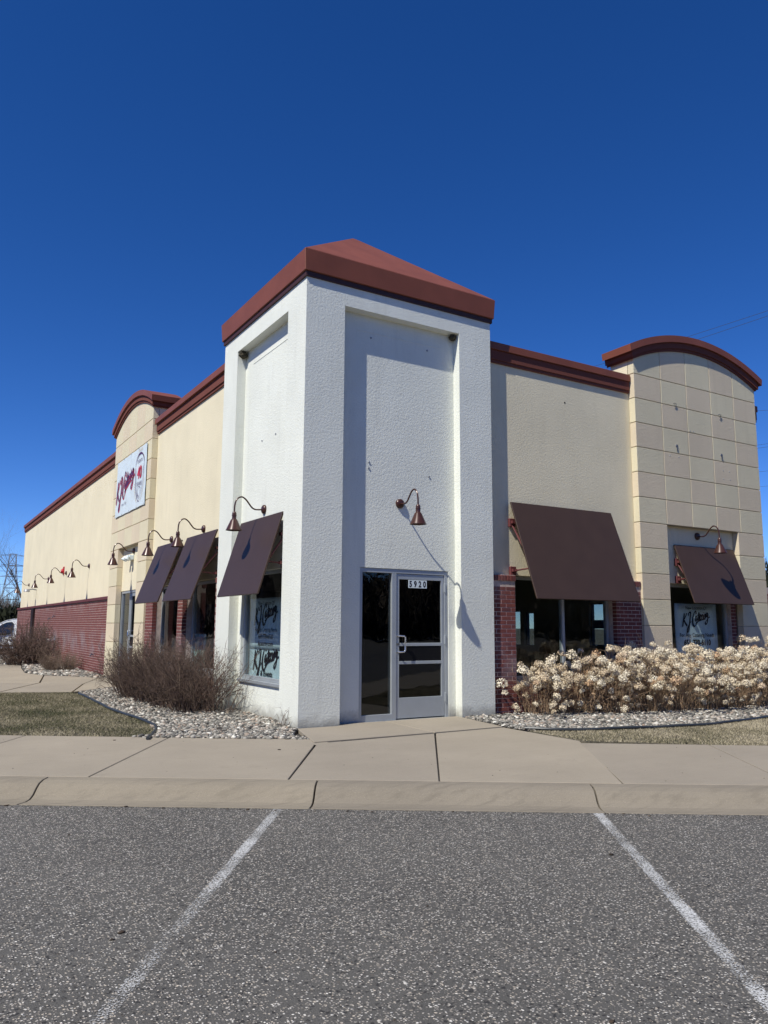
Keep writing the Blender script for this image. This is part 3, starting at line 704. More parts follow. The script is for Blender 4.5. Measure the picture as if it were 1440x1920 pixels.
order = sorted(range(len(BRICKS)), key=lambda i: (bdist(BRICKS[i])+(3 if (BRICKS[i][2] < .55 and BRICKS[i][1] > 3.9) else 0)))
solo = set(order[:298]); cache = {}
rest = MB()
for i, b in enumerate(BRICKS):
    f, a, z, l, h, dp, fr = b
    dev = rnd.uniform(-.0012, .0012)
    if i in solo:
        key = (f, round(l, 3), round(h, 3), dp)
        if key not in cache:
            m_ = MB()
            m_.box(0, key[1], 0, dp, 0, key[2]) if f == 'y' else m_.box(0, dp, 0, key[1], 0, key[2])
            o = m_.build('brick', M['brick'], B, bevel=.0025); cache[key] = o.data
        else: o = link('brick', cache[key], B)
        o.location = (a, fr+dev, z) if f == 'y' else (fr+dev, a, z)
    else:
        (rest.box(a, a+l, fr+dev, fr+dp, z, z+h) if f == 'y' else rest.box(fr+dev, fr+dp, a, a+l, z, z+h))
rest.build('brick_courses', M['brick'], B, fix=False, kind='stuff')
# ledge on top of the long brick wall
box('ledge', M['bracket'], B, .015, .16, 12.0, 31.63, 2.0, 2.085, bevel=.006)
box('ledge', M['bracket'], B, .035, .10, 12.0, 31.6, 1.985, 1.999)
box('downspout', M['gutter'], B, -.03, .055, 25.75, 26.3, -.05, 1.984, bevel=.01)

# ---- windows
def window(face, a0, a1, z0, z1, mull, d=.26, fw=.055, sill=True, mat='alu', glass='glass', par=B, name='window', zm=()):
    """frame members as one mesh, panes and sill as sub-parts"""
    w = MB()
    def bx(mb, p0, p1, q0, q1, d0, d1):
        if face == 'y': mb.box(p0, p1, d0, d1, q0, q1)
        else: mb.box(d0, d1, p0, p1, q0, q1)
    bx(w, a0, a0+fw, z0, z1, d-.035, d+.05); bx(w, a1-fw, a1, z0, z1, d-.035, d+.05)
    bx(w, a0+fw, a1-fw, z1-fw, z1, d-.035, d+.05); bx(w, a0+fw, a1-fw, z0, z0+fw, d-.035, d+.05)
    cuts = [a0+fw]
    for mz in mull: bx(w, mz-fw/2, mz+fw/2, z0+fw, z1-fw, d-.035, d+.05); cuts += [mz-fw/2, mz+fw/2]
    cuts.append(a1-fw)
    wo_ = w.build(name, M[mat], par, bevel=.003)
    for i in range(0, len(cuts), 2):
        g = MB(); bx(g, cuts[i], cuts[i+1], z0+fw, z1-fw, d, d+.006); g.build('pane', M[glass], wo_)
    if sill:
        s = MB(); bx(s, a0-.0, a1+.0, z0-.05, z0-.002, max(d-.16, .12), d+.05); s.build('sill', M['alu'], wo_, bevel=.004)
    return wo_
window('y', 3.872, 6.198, .485, 2.165, [5.09], .27)
window('y', 7.625, 9.614, .485, 2.165, [], .29)
window('x', 3.602, 5.488, .485, 2.165, [], .29)
window('x', 5.832, 7.658, .485, 2.165, [], .29)
window('x', .802, 2.578, .49, 2.178, [], .235, .055)
# brick and cream fill around the right pier window
box('wall_base', M['cream'], B, 7.625, 9.61, .2, .34, -.05, .43)
# lit rear windows seen through the room
window('y', .5, .6, 0, .01, [], .3, .001, False) if False else None
for k, (y0_, y1_, z0_, z1_) in enumerate(REAR):
    w2 = window('x', y0_+.003, y1_-.003, z0_+.003, z1_-.003, [], 10.68, .03, False, 'alud', 'glass2')
    if k == 0: box('tape', M['blue'], w2, 10.655, 10.665, y0_, y1_, 1.30, 1.52)

# ---- doors
def door(face, f0, flip=False):
    """glass storefront door with sidelight; a runs from sidelight edge to the hinge edge; width 1.58"""
    if face == 'y': F = lambda a: f0+a
    else: F = lambda a: f0-a
    D0 = .172
    def bx(mb, a0, a1, z0, z1, d0, d1):
        p, q = sorted((F(a0), F(a1)))
        if face == 'y': mb.box(p, q, d0, d1, z0, z1)
        else: mb.box(d0, d1, p, q, z0, z1)
    fr = MB(); WD = 1.575 if face == 'y' else 1.96
    sl_ = .555 if face == 'y' else .85
    bx(fr, 0, .05, -.02, 2.175, D0, D0+.11); bx(fr, WD-.06, WD, -.02, 2.175, D0, D0+.11)
    bx(fr, .05, WD-.06, 2.115, 2.175, D0, D0+.11)
    bx(fr, sl_, sl_+.08, -.02, 2.115, D0, D0+.11); bx(fr, .05, sl_, -.02, .07, D0, D0+.11)
    frame = fr.build('door_frame', M['alu'], B, bevel=.003)
    g = MB(); bx(g, .05, sl_, .07, 2.115, D0+.04, D0+.047); g.build('sidelight', M['glass2'], frame)
    # leaf
    L0, L1 = sl_+.085, WD-.065; y0, y1 = D0+.012, D0+.06
    lf = MB(); st = .052
    bx(lf, L0, L0+st, -.005, 2.11, y0, y1); bx(lf, L1-st, L1, -.005, 2.11, y0, y1)
    for z0, z1 in ((2.03, 2.11), (1.04, 1.085), (.775, .82), (-.005, .29)): bx(lf, L0+st, L1-st, z0, z1, y0, y1)
    leaf = lf.build('door', M['alu'], B, bevel=.003)
    g = MB(); bx(g, L0+st, L1-st, 1.085, 2.03, y0+.02, y0+.027); g.build('pane', M['glass2'], leaf)
    g = MB(); bx(g, L0+st, L1-st, .29, .775, y0+.02, y0+.027); g.build('pane', M['glass2'], leaf)
    g = MB(); bx(g, L0+st, L1-st, .82, 1.04, y0+.008, y0+.03); g.build('kick_panel', M['black'], leaf)
    def P(a, out, z): return (F(a), D0-out, z) if face == 'y' else (D0-out, F(a), z)
    hm = MB(); a = L0+.02; q = [P(a, -.01, 1.19), P(a, .03, 1.19), P(a+.03, .045, 1.19), P(a+.085, .05, 1.185), P(a+.10, .05, 1.165), P(a+.10, .05, .98), P(a+.085, .05, .96), P(a+.03, .045, .955), P(a, .03, .955), P(a, -.01, .955)]
    hm.tube(q, .012, 10); hm.build('handle', M['chrome'], leaf, smooth=True)
    lk = MB(); lk.lathe([(.0, -.016), (.018, -.014), (.018, .01)], P(L0+.026, 0, 1.075), 'y' if face == 'y' else 'x', 14); lk.build('lock', M['alud'], leaf)
    for z in (1.85, 1.06, .2):
        h = MB(); bx(h, L1-.004, L1+.022, z, z+.14, D0-.014, D0+.012); h.build('hinge', M['alu'], leaf, bevel=.004)
    th = MB(); bx(th, -.0, WD, -.05, -.021, D0-.03, D0+.14); th.build('threshold', M['alu'], frame)
    return leaf, L0
leaf, L0 = door('y', 1.022)
# house number on the entrance glass
for i, c in enumerate('5920'):
    x0 = 1.875+i*.084
    t = box('number_plate', M['paper'], leaf, x0, x0+.0825, .182, .1855, 1.905, 2.025)
    mb = MB(); text_mb(mb, c, .125, 'y', (x0+.041, .1815, 1.922), sx=.80, bold=.006); mb.build('numeral', M['ink'], t, fix=False)
leaf2, _ = door('x', 11.085)
box('notice', M['paper'], leaf2, .176, .182, 10.22-.02, 10.22+.0, 1.0, 1.02)
# bolts, patches and nests
def bolt(face, a, z, r=.018, out=.012, base=W0):
    mb = MB()
    if face == 'y': mb.lathe([(0, -out), (r*.8, -out), (r, 0)], (a, base, z), 'y', 8)
    else: mb.lathe([(0, -out), (r*.8, -out), (r, 0)], (base, a, z), 'x', 8)
    mb.build('bolt', M['steel'], B)
for a, z in ((1.155, 3.75), (1.15, 3.66), (2.24, 3.645), (1.17, 5.69), (2.21, 5.69)): bolt('y', a, z, .016)
for a, z in ((1.9, 4.3), (1.35, 4.3)): bolt('x', a, z, .014)
mb = MB(); mb.lathe([(0, -.004), (.016, -.004), (.016, 0)], (5.19, W0, 5.3), 'y', 8); mb.build('bolt', M['black'], B)
for a, z in ((8.01, 5.64), (9.40, 5.62)):
    mb = MB(); mb.tube([(a-.03, .02, z+.05), (a-.03, .0, z+.05), (a+.02, .0, z+.05), (a+.02, .01, z-.03), (a, .02, z-.05)], .006, 6); mb.build('hook', M['alud'], B)
for a, z in ((8.01, 4.82), (9.39, 4.80)):
    mb = MB(); mb.lathe([(0, -.01), (.028, -.01), (.032, 0)], (a, .02, z+.02), 'y', 10); mb.tube([(a, .012, z), (a, .012, z-.07)], .012, 6); mb.build('hook', M['alud'], B)
for a, z in ((8.44, 5.2), (8.54, 5.2), (7.8, 4.62), (8.06, 4.62), (9.42, 4.5), (9.62, 4.5), (9.42, 4.33), (9.63, 4.33)): bolt('y', a, z, .012, .004, .02)
def lump(name, c, r, lab, sq=(1, 1, 1)):
    me = bpy.data.meshes.new(name); bm = bmesh.new(); bmesh.ops.create_icosphere(bm, subdivisions=3, radius=1)
    for v in bm.verts:
        k = 1+.25*noise.noise(v.co*2.3+Vector(c))+.1*noise.noise(v.co*7)
        v.co = Vector((v.co.x*r*k*sq[0], v.co.y*r*k*sq[1], v.co.z*r*k*sq[2]))+Vector(c)
    bm.to_mesh(me); bm.free(); me.materials.append(M['nest']); return tag(link(name, me), lab, 'bird nest')
lump('bird_nest', (.075, 2.66, 5.965), .085, 'mud bird nest in the top corner of the recess on the tower\'s left face', (.9, .8, .75))
lump('bird_nest', (2.67, .10, 5.98), .075, 'small mud bird nest in the top right corner of the recess above the entrance', (.8, .8, .7))

# ================================================================== AWNINGS
def awning(face, a0, a1, zt, zb, ot, ob, lab, wall=W0):
    """ot/ob: coordinate (y or x) of the top and the bottom edge"""
    F = (lambda a, d, z: (a, d, z)) if face == 'y' else (lambda a, d, z: (d, a, z))
    root = empty('awning', lab, 'awning', F((a0+a1)/2, wall, zb), 'maroon metal awnings')
    L = Vector(root.location)
    def G(a, d, z): return tuple(Vector(F(a, d, z))-L)
    th = .028; nrm = Vector((-(zt-zb), (ot-ob))); nrm.normalize()       # (d, z) pointing outward/up
    nd, nz = -abs(zt-zb)/math.hypot(zt-zb, ot-ob)*th, abs(ot-ob)/math.hypot(zt-zb, ot-ob)*th
    mb = MB(); mb.hexa([G(a0, ot, zt), G(a1, ot, zt), G(a1, ob, zb), G(a0, ob, zb)], [G(a0, ot+nd, zt+nz), G(a1, ot+nd, zt+nz), G(a1, ob+nd, zb+nz), G(a0, ob+nd, zb+nz)])
    mb.build('panel', M['awning'], root, bevel=.004)
    zl = min(2.24, zt-.35) if wall < .2 else 2.2
    zu = zt-.33
    def dat(z): return ob+(ot-ob)*(z-zb)/(zt-zb)
    for a in (a0+.07, a1-.07):
        for z in (zu, zl):
            m2 = MB(); p, q = G(a-.06, wall-.055, z-.07), G(a+.06, wall-.001, z+.07); m2.box(p[0], q[0], p[1], q[1], p[2], q[2]); b_ = m2.build('wall_bracket', M['bracket'], root, bevel=.005)
            m2 = MB(); p, q = G(a-.04, wall-.10, z-.015), G(a+.04, wall-.056, z+.03); m2.box(p[0], q[0], p[1], q[1], p[2], q[2]); m2.build('bolt_lug', M['bracket'], b_)
        m2 = MB(); zz = zb+.55*(zt-zb)-.15; m2.tube([G(a, wall-.05, zu-.05), G(a, dat(zz)+.01, zz)], .016, 6); m2.build('strut', M['bracket'], root)
        m2 = MB(); m2.tube([G(a, wall-.05, zl), G(a, dat(zl+.02)+.01, zl+.02)], .013, 6); m2.build('rod', M['bracket'], root)
    return root
awning('y', 3.81, 6.16, 3.365, 1.765, .09, -.50, 'largest maroon metal awning, over the wide window right of the tower')
awning('y', 7.93, 9.74, 2.905, 1.785, .15, -.25, 'maroon metal awning set inside the opening of the right tan arched pier', .16)
awning('x', .80, 2.48, 2.995, 1.775, .09, -.28, 'maroon metal awning on the left face of the white tower')
awning('x', 3.62, 5.36, 3.02, 1.77, .08, -.36, 'maroon metal awning over the window next to the white tower, middle of the left row')
awning('x', 5.70, 7.45, 3.02, 1.77, .08, -.36, 'maroon metal awning beside the left tan pier, farthest of the left row')

# ================================================================== GOOSENECK LAMPS
def make_lamp():
    root = empty('gooseneck_lamp', '', 'wall lamp', (0, 0, 0), 'bronze gooseneck wall lamps')
    mb = MB(); mb.lathe([(.0, -.045), (.045, -.045), (.068, -.03), (.074, -.012), (.074, 0)], (0, 0, 0), 'y', 20); mb.build('wall_plate', M['bronze'], root, smooth=True)
    pts = [(0, 0), (.10, -.012), (.17, -.012), (.225, .012), (.28, .07), (.335, .13), (.40, .165), (.46, .15), (.505, .10), (.525, .03), (.53, -.05), (.53, -.09)]
    q = smoothpts(pts, 4); mb = MB(); mb.tube([(0, -.04-a*.94, z) for a, z in [(max(0, p[0]-.04), p[1]) for p in q]], .0125, 8); mb.build('arm', M['bronze'], root, smooth=True)
    cy = -.5006
    mb = MB(); mb.lathe([(.0, -.07), (.02, -.075), (.034, -.095), (.034, -.125), (.038, -.127), (.038, -.145), (.034, -.147), (.034, -.185), (.042, -.205)], (0, cy, 0), 'z', 18); mb.build('collar', M['bronze'], root, smooth=True)
    mb = MB(); mb.lathe([(.042, -.195), (.056, -.215), (.121, -.360), (.126, -.368), (.121, -.368), (.053, -.225), (.0, -.21)], (0, cy, 0), 'z', 28); sh = mb.build('lamp_shade', M['bronze'], root, smooth=True)
    mb = MB(); mb.lathe([(0, -.235), (.02, -.24), (.03, -.28), (.022, -.31), (0, -.318)], (0, cy, 0), 'z', 14); mb.build('bulb', M['lampin'], root, smooth=True)
    return root
lamp0 = make_lamp(); first = True
def lamp(face, a, z, lab, wall=W0-.001):
    global first
    o = lamp0 if first else copy_tree(lamp0); first = False
    o.location = (a, wall, z) if face == 'y' else (wall, a, z)
    o.rotation_euler = (0, 0, 0 if face == 'y' else -math.pi/2); o['label'] = lab
lamp('y', 1.70, 3.17, 'bronze gooseneck lamp above the white tower\'s glass entrance door')
lamp('y', 8.66, 3.12, 'bronze gooseneck lamp over the awning in the right tan pier')
lamp('x', 1.72, 3.15, 'bronze gooseneck lamp on the left face of the white tower')
lamp('x', 4.65, 3.14, 'bronze gooseneck lamp above the middle awning of the left row')
lamp('x', 6.74, 3.13, 'bronze gooseneck lamp above the awning beside the left tan pier')
lamp('x', 9.95, 3.14, 'bronze gooseneck lamp above the glass door in the left tan pier')
lamp('x', 15.43, 3.11, 'bronze gooseneck lamp on the long beige wall, nearest the left pier')
lamp('x', 19.4, 3.11, 'bronze gooseneck lamp on the long beige wall beside the red strobe')
lamp('x', 23.3, 3.10, 'third bronze gooseneck lamp along the long beige wall from the left pier')
lamp('x', 28.9, 3.09, 'farthest bronze gooseneck lamp at the end of the long beige wall')
# other things fixed to the walls
fl = empty('floodlight', 'pale twin head emergency floodlight above the glass door in the left pier', 'floodlight', (.14, 10.1, 2.98))
MB().box(-.10, .019, -.16, .16, -.06, .06).build('housing', M['paper'], fl, bevel=.015)
for yy in (-.14, .12):
    m_ = MB(); m_.lathe([(0, 0), (.04, 0), (.075, -.09), (.07, -.10), (0, -.09)], (-.12, yy, -.03), 'z', 16); hd = m_.build('lamp_head', M['paper'], fl, smooth=True)
    hd.rotation_euler = (0, R_(25), 0)
st_ = empty('strobe', 'small red fire alarm strobe high on the long beige wall', 'fire strobe', (.16, 19.95, 3.22)); st_.scale = (.55, .8, .9)
MB().box(-.06, 0, -.10, .10, -.16, .16).build('housing', M['red_light'], st_, bevel=.01)
MB().lathe([(0, -.20), (.07, -.19), (.10, -.12), (.10, -.05)], (0, 0, -.02), 'x', 14).build('horn', M['red_light'], st_, smooth=True)
wl = empty('security_light', 'small grey security light on a bracket near the far end of the beige wall', 'wall light', (.16, 26.5, 2.78))
MB().tube([(0, 0, 0), (-.18, 0, .03), (-.30, .0, 0)], .025, 8).build('bracket', M['steel'], wl)
MB().lathe([(0, .06), (.09, .04), (.13, -.05), (.10, -.06), (0, -.05)], (-.38, 0, -.03), 'z', 14).build('lamp_head', M['steel'], wl, smooth=True)
hc = empty('hose_connection', 'chrome fire hose connection sticking out of the low brick wall', 'hose connection', (.06, 20.3, .78))
MB().lathe([(.17, 0), (.17, -.02), (.09, -.03), (.09, -.14), (.12, -.15), (0, -.15)], (0, 0, 0), 'x', 18).build('flange', M['chrome'], hc, smooth=True)
for yy in (-.11, .11):
    MB().lathe([(.055, 0), (.055, -.12), (.075, -.12), (.075, -.17), (.02, -.18), (0, -.18)], (-.10, yy, -.02), 'x', 14).build('inlet', M['chrome'], hc, smooth=True)
for y_, z_, l_ in ((21.6, 1.55, 'dark hose bib high on the low brick wall, left of two'), (20.6, 1.62, 'dark hose bib high on the low brick wall, right of two'), (24.0, .72, 'dark tap on the low brick wall near the dark downspout'), (20.1, .45, 'dark tap under the chrome hose connection'), (13.6, .50, 'dark tap low on the brick wall next to the left pier')):
    t = empty('tap', l_, 'tap', (.06, y_, z_), 'taps on the low brick wall'); t.scale = (.6, .6, .6)
    MB().tube([(0, 0, 0), (-.10, 0, 0), (-.14, 0, -.05), (-.15, 0, -.10)], .022, 8).build('spout', M['alud'], t, smooth=True)
    MB().tube([(-.09, 0, 0), (-.09, 0, .07)], .012, 6).tube([(-.09, -.05, .07), (-.09, .05, .07)], .012, 6).build('valve', M['alud'], t)

# ================================================================== BANNER, POSTERS
bn = empty('banner', 'white vinyl banner with plum script and a crest reading 40, on the left tan pier', 'banner', (.012, 10.05, 4.86))
gx, gy = 14, 10; vs = []; fs = []
for j in range(gy+1):
    for i in range(gx+1):
        a = i/gx; b_ = j/gy; ed = math.sin(math.pi*min(1, a*1.0))*.012
        wv = .004*math.sin(a*17+b_*3)+.004*math.sin(b_*13+a*9)
        sag = -.016*abs(math.sin(a*math.pi*4))*(1 if j == gy else 0)+.012*abs(math.sin(a*math.pi*4))*(1 if j == 0 else 0)
        vs.append((-.014-abs(wv), 1.495-2.99*a, -.745+1.49*b_+sag))
for j in range(gy):
    for i in range(gx): k = j*(gx+1)+i; fs.append((k, k+1, k+gx+2, k+gx+1))
m_ = MB(); m_.add(vs, fs); sheet = m_.build('sheet', M['paper'], bn)
sol = sheet.modifiers.new('thick', 'SOLIDIFY'); sol.thickness = .003
O = (-.030, 0, 0)
m_ = MB(); script_logo(m_, 'x', O, -.52, -.02, 1.85, 0, .22, 0, .16); m_.build('script_lettering', M['plum'], bn, fix=False)
m_ = MB(); script_logo(m_, 'x', (-.026, 0, 0), -.49, -.05, 1.85, 0, .20, 0, .16); m_.build('lettering_shadow', M['red_ink'], bn, fix=False)
m_ = MB(); text_mb(m_, 'since 1980', .10, 'x', O, -.55, -.50, 1.1); m_.build('small_print', M['grey_ink'], bn, fix=False)
m_ = MB(); cx = .92
arc = [(cx+.40*math.cos(t), .28+.30*math.sin(t)) for t in [math.pi*i/14 for i in range(15)]]
stroke(m_, arc, .05, 'x', O, 0, 0, 1.5, False); stroke(m_, [(cx-.40, .28), (cx-.36, -.1), (cx-.25, -.38), (cx, -.60), (cx+.25, -.38), (cx+.36, -.1), (cx+.40, .28)], .028, 'x', O, 0, 0, .7)
stroke(m_, [(cx-.34, .24), (cx-.30, -.08), (cx-.2, -.34), (cx, -.52), (cx+.2, -.34), (cx+.30, -.08), (cx+.34, .24)], .016, 'x', O)
text_mb(m_, 'YEARS', .15, 'x', O, cx, -.22, 1.1); text_mb(m_, 'EVENTS', .11, 'x', O, cx, .36, 1.2)
stroke(m_, [(cx-.12, -.27), (cx, -.24), (cx+.12, -.27)], .02, 'x', O); stroke(m_, [(cx-.12, -.27), (cx-.10, -.4), (cx, -.48), (cx+.10, -.4), (cx+.12, -.27)], .02, 'x', O)
m_.build('crest', M['plum'], bn, fix=False)
m_ = MB(); text_mb(m_, '40', .42, 'x', O, cx, -.03, .95, .012); m_.build('crest_number', M['red_ink'], bn, fix=False)
m_ = MB()
for sgn in (-1, 1):
    for k in range(9):
        t = -1.4+k*.16; px, py = cx+sgn*(.12+.30*math.cos(t)), -.40+.34*math.sin(t)*.6+k*.035
        stroke(m_, [(px, py), (px+sgn*.06, py+.05)], .035, 'x', O, 0, 0, 0, False)
for k in range(4): stroke(m_, [(cx-.15+k*.1, .63), (cx-.13+k*.1, .70)], .05, 'x', O, 0, 0, 0, False)
m_.build('laurel', M['gold_ink'], bn, fix=False)
for a in (-1.47, -.75, 0, .75, 1.47):
    for z in (-.72, .72): MB().lathe([(.006, -.004), (.014, -.004), (.014, 0)], (-.024, a, z), 'x', 8).build('eyelet', M['steel'], bn)

def poster(name, lab, loc, face, w_, h_, mat, items, ink='ink', curl=.004):
    r = empty(name, lab, 'poster', loc)
    m_ = MB(); n = 8
    F = FU[face]((0, 0, 0)); V = []; Q = []
    for j in range(n+1):
        for i in range(n+1):
            a, b_ = i/n, j/n; V.append(F(-w_/2+w_*a, -h_/2+h_*b_, curl*math.sin(a*5+b_*7)+(.0)))
    for j in range(n):
        for i in range(n): k = j*(n+1)+i; Q.append((k, k+1, k+n+2, k+n+1))
    m_.add(V, Q); s = m_.build('sheet', M[mat], r, fix=False, smooth=True); sd = s.modifiers.new('thick', 'SOLIDIFY'); sd.thickness = .002
    m_ = MB(); OO = (0, 0, 0)
    for it in items:
        if it[0] == 'logo': script_logo(m_, face, OO, it[1], it[2], it[3], 0, it[4] if len(it) > 4 else .3, curl+.004, .1)
        else: text_mb(m_, it[0], it[3], face, OO, it[1], it[2], it[4] if len(it) > 4 else 1, it[5] if len(it) > 5 else 0, curl+.004)
    m_.build('lettering', M[ink], r, fix=False); return r
poster('poster', 'grey white window poster with black script and a phone number in the right pier window', (8.72, .318, 1.13), 'y', 1.26, 1.34, 'paperdim',
   [('New Location Of', 0, .56, .09), ('logo', -.02, .36, .84, .30), ('For Any Catering Needs', 0, .03, .105, 1.0, .001), ('651-770-6110', 0, -.13, .15, .95, .006), ('kjcatering.com', 0, -.29, .12, 1.0, .002), ('Catering & Events', 0, -.56, .12, 1)])
poster('poster', 'upper white poster with black script behind the tower\'s left window', (.262, 1.78, 1.36), 'x', 1.32, .80, 'paper',
   [('New Location Of', 0, .29, .09), ('logo', -.02, .12, .92, .30), ('For Any Catering Needs', 0, -.12, .09, 1.0), ('651-770-6110', 0, -.23, .10, 1, .002), ('kjcatering.com', 0, -.34, .10, 1.0, .002)])
poster('poster', 'lower white poster with bold black script behind the tower\'s left window', (.270, 1.78, .755), 'x', 1.36, .50, 'paper',
   [('logo', 0, .04, 1.0, .34), ('& Events', .05, -.20, .12, 1.1, .003)])
poster('poster', 'pale green poster with faded lettering in the window next to the tower', (.32, 5.15, .86), 'x', .72, .60, 'green_paper',
   [('YOUR TRADE', 0, .17, .12, .9, .002), ('BUSINESS', 0, -.0, .14, .9, .002), ('HERE', 0, -.18, .14, .9, .002)], 'grey_ink')

# ================================================================== PLANTS
def twigs(n, base, height, spread, seed, r0=.004, sub=5, flop=.25, seglen=5, baser=.18):
    """many thin arching stems with side twigs, as one triangle soup of three-sided tubes"""
    g = np.random.default_rng(seed); V = []; Fc = []
    def tubes(P0, D, L, r, segs, wob, droop):
        # vectorised family of tubes
        k = len(P0); pts = [P0]; d = D.copy(); p = P0.copy()
        for s in range(segs):
            d = d+g.normal(0, wob, (k, 3)); d[:, 2] -= droop; d /= np.linalg.norm(d, axis=1)[:, None]
            p = p+d*(L/segs)[:, None]; pts.append(p)
        return np.stack(pts, 1)
    def mesh(pts, r):
        k, m, _ = pts.shape; t = np.gradient(pts, axis=1); t /= np.linalg.norm(t, axis=2)[..., None]+1e-9
        ref = np.array([.3, .9, .2]); a = np.cross(t, ref); a /= np.linalg.norm(a, axis=2)[..., None]+1e-9; b = np.cross(t, a)
        rr = r[:, None]*np.linspace(1, .35, m)[None]
        vs = [pts+(a*math.cos(q)+b*math.sin(q))*rr[..., None] for q in (0, 2.094, 4.189)]
        v = np.stack(vs, 2).reshape(-1, 3)
        i, j, c = np.meshgrid(np.arange(k), np.arange(m-1), np.arange(3), indexing='ij')
        A = (i*m+j)*3+c; Bq = (i*m+j)*3+(c+1) % 3; Cq = (i*m+j+1)*3+(c+1) % 3; Dq = (i*m+j+1)*3+c
        return v, np.stack([A, Bq, Cq, Dq], -1).reshape(-1, 4)
    ang = g.uniform(0, 2*np.pi, n); rad = baser*np.sqrt(g.uniform(0, 1, n))
    P0 = np.stack([base[0]+np.cos(ang)*rad, base[1]+np.sin(ang)*rad, np.full(n, base[2])], 1)
    lean = g.uniform(0.0, 1, n)**.8*spread
    a2 = ang+g.normal(0, .5, n)
    D = np.stack([np.cos(a2)*lean, np.sin(a2)*lean, np.ones(n)], 1); D /= np.linalg.norm(D, axis=1)[:, None]
    L = height*g.uniform(.55, 1.1, n)
    main = tubes(P0, D, L, None, seglen, .17, flop*.25)
    out = [(main, np.full(n, r0)*g.uniform(.7, 1.3, n))]
    if sub:
        idx = np.repeat(np.arange(n), sub); f = g.uniform(.25, 1, len(idx)); q = f*(seglen); i0 = np.minimum(q.astype(int), seglen-1); fr = (q-i0)[:, None]
        ps = main[idx, i0]*(1-fr)+main[idx, i0+1]*fr; ds = main[idx, i0+1]-main[idx, i0]; ds /= np.linalg.norm(ds, axis=1)[:, None]+1e-9
        ds = ds+g.normal(0, .75, ds.shape); ds /= np.linalg.norm(ds, axis=1)[:, None]
        out.append((tubes(ps, ds, L[idx]*g.uniform(.12, .35, len(idx)), None, 3, .22, flop*.1), np.full(len(idx), r0*.55)))
    off = 0
    for pts, r in out:
        v, f_ = mesh(pts, r); V.append(v); Fc.append(f_+off); off += len(v)
    return np.concatenate(V), np.concatenate(Fc), main
def shrub(name, lab, base, height, spread, n, seed, mat, r0=.004, sub=5, baser=.2, group=None, mat2=None):
    root = empty(name, lab, 'shrub', base, group)
    v, f, _ = twigs(n, (0, 0, 0), height, spread, seed, r0, sub, .25, 5, baser); bulk('twigs', v, f, mat, parent=root, kind=None)
    if mat2:
        v, f, _ = twigs(max(8, n//6), (0, 0, 0), height*1.12, spread*1.1, seed+1, r0*.9, 2, .3, 6, baser); bulk('pale_stems', v, f, mat2, parent=root)
    return root
GRS = 'bare twiggy shrubs left of the tower'
for i, (x_, y_, h_, sp_, n_, br, lb) in enumerate([
    (-.52, 2.75, 1.06, .50, 190, .34, 'bare twiggy brown shrub nearest the tower, in front of the brick strip'),
    (-.62, 3.65, 1.10, .50, 190, .34, 'bare twiggy brown shrub in front of the pale green poster'),
    (-.68, 4.65, 1.14, .50, 190, .34, 'bare twiggy brown shrub in the middle of the left row of shrubs'),
    (-.68, 5.65, .98, .52, 170, .34, 'bare twiggy brown shrub below the awning beside the left pier'),
    (-.55, 6.75, .92, .62, 100, .30, 'loose arching brown shrub in front of the left pier\'s glass door')]):
    shrub('twiggy_shrub', lb, (x_, y_, -.04), h_, sp_, n_, 20+i, M['twig'], .0058, 9, br, GRS, M['twig2'])
shrub('sapling', 'thin pale arching stems at the foot of the white tower, right of the shrubs', (-.22, 2.35, -.04), 1.15, .75, 26, 61, M['twig2'], .004, 3, .18)
shrub('weed', 'dry weed stalks at the white tower\'s front corner', (-.06, .35, -.04), .33, .5, 12, 62, M['twig'], .004, 2, .08)
shrub('weed', 'single bent dry weed on the rock bed beside the sidewalk', (-1.05, .0, -.04), .22, .8, 4, 63, M['twig'], .006, 1, .02)
shrub('low_shrub', 'large dark bare shrub in front of the van at the far end', (-.95, 19.6, -.05), 1.45, .95, 170, 64, M['twig'], .012, 7, .5)
shrub('low_shrub', 'dark bare shrub against the dark downspout on the low brick wall', (-.45, 21.5, -.05), 1.5, .6, 130, 68, M['twig'], .012, 6, .4)
shrub('low_shrub', 'small grey brown shrub at the low brick wall on the rock bed', (-.55, 15.2, -.05), .62, .9, 240, 65, M['twig2'], .006, 7, .35)
shrub('low_shrub', 'few tall bare stems casting thin shadows on the low brick wall', (-.35, 17.6, -.05), 1.3, .5, 12, 66, M['twig2'], .008, 3, .2)

# hydrangeas
def head_mesh(seed, r=.075):
    g = np.random.default_rng(seed); V = []; Fc = []; k = 0
    for _ in range(170):
        u = g.normal(size=3); u /= np.linalg.norm(u); u[2] = abs(u[2])*1.1-.55; u /= np.linalg.norm(u)
        rr = r*g.uniform(.70, 1.12); c = u*rr*np.array([1, 1, .95]); s = g.uniform(.011, .019)
        n_ = u+g.normal(0, .5, 3); n_ /= np.linalg.norm(n_); a = np.cross(n_, g.normal(size=3)); a /= np.linalg.norm(a); b = np.cross(n_, a)
        V += [c+a*s, c+b*s*.8+n_*.003, c-a*s, c-b*s*.8+n_*.003]; Fc.append((k, k+1, k+2, k+3)); k += 4
    V = np.array(V); me = bpy.data.meshes.new('flower_head'); me.from_pydata([tuple(x) for x in V], [], Fc); me.materials.append(M['petal']); return me
HEADS = [head_mesh(100+i, (.082, .074, .090, .066)[i % 4]) for i in range(6)]
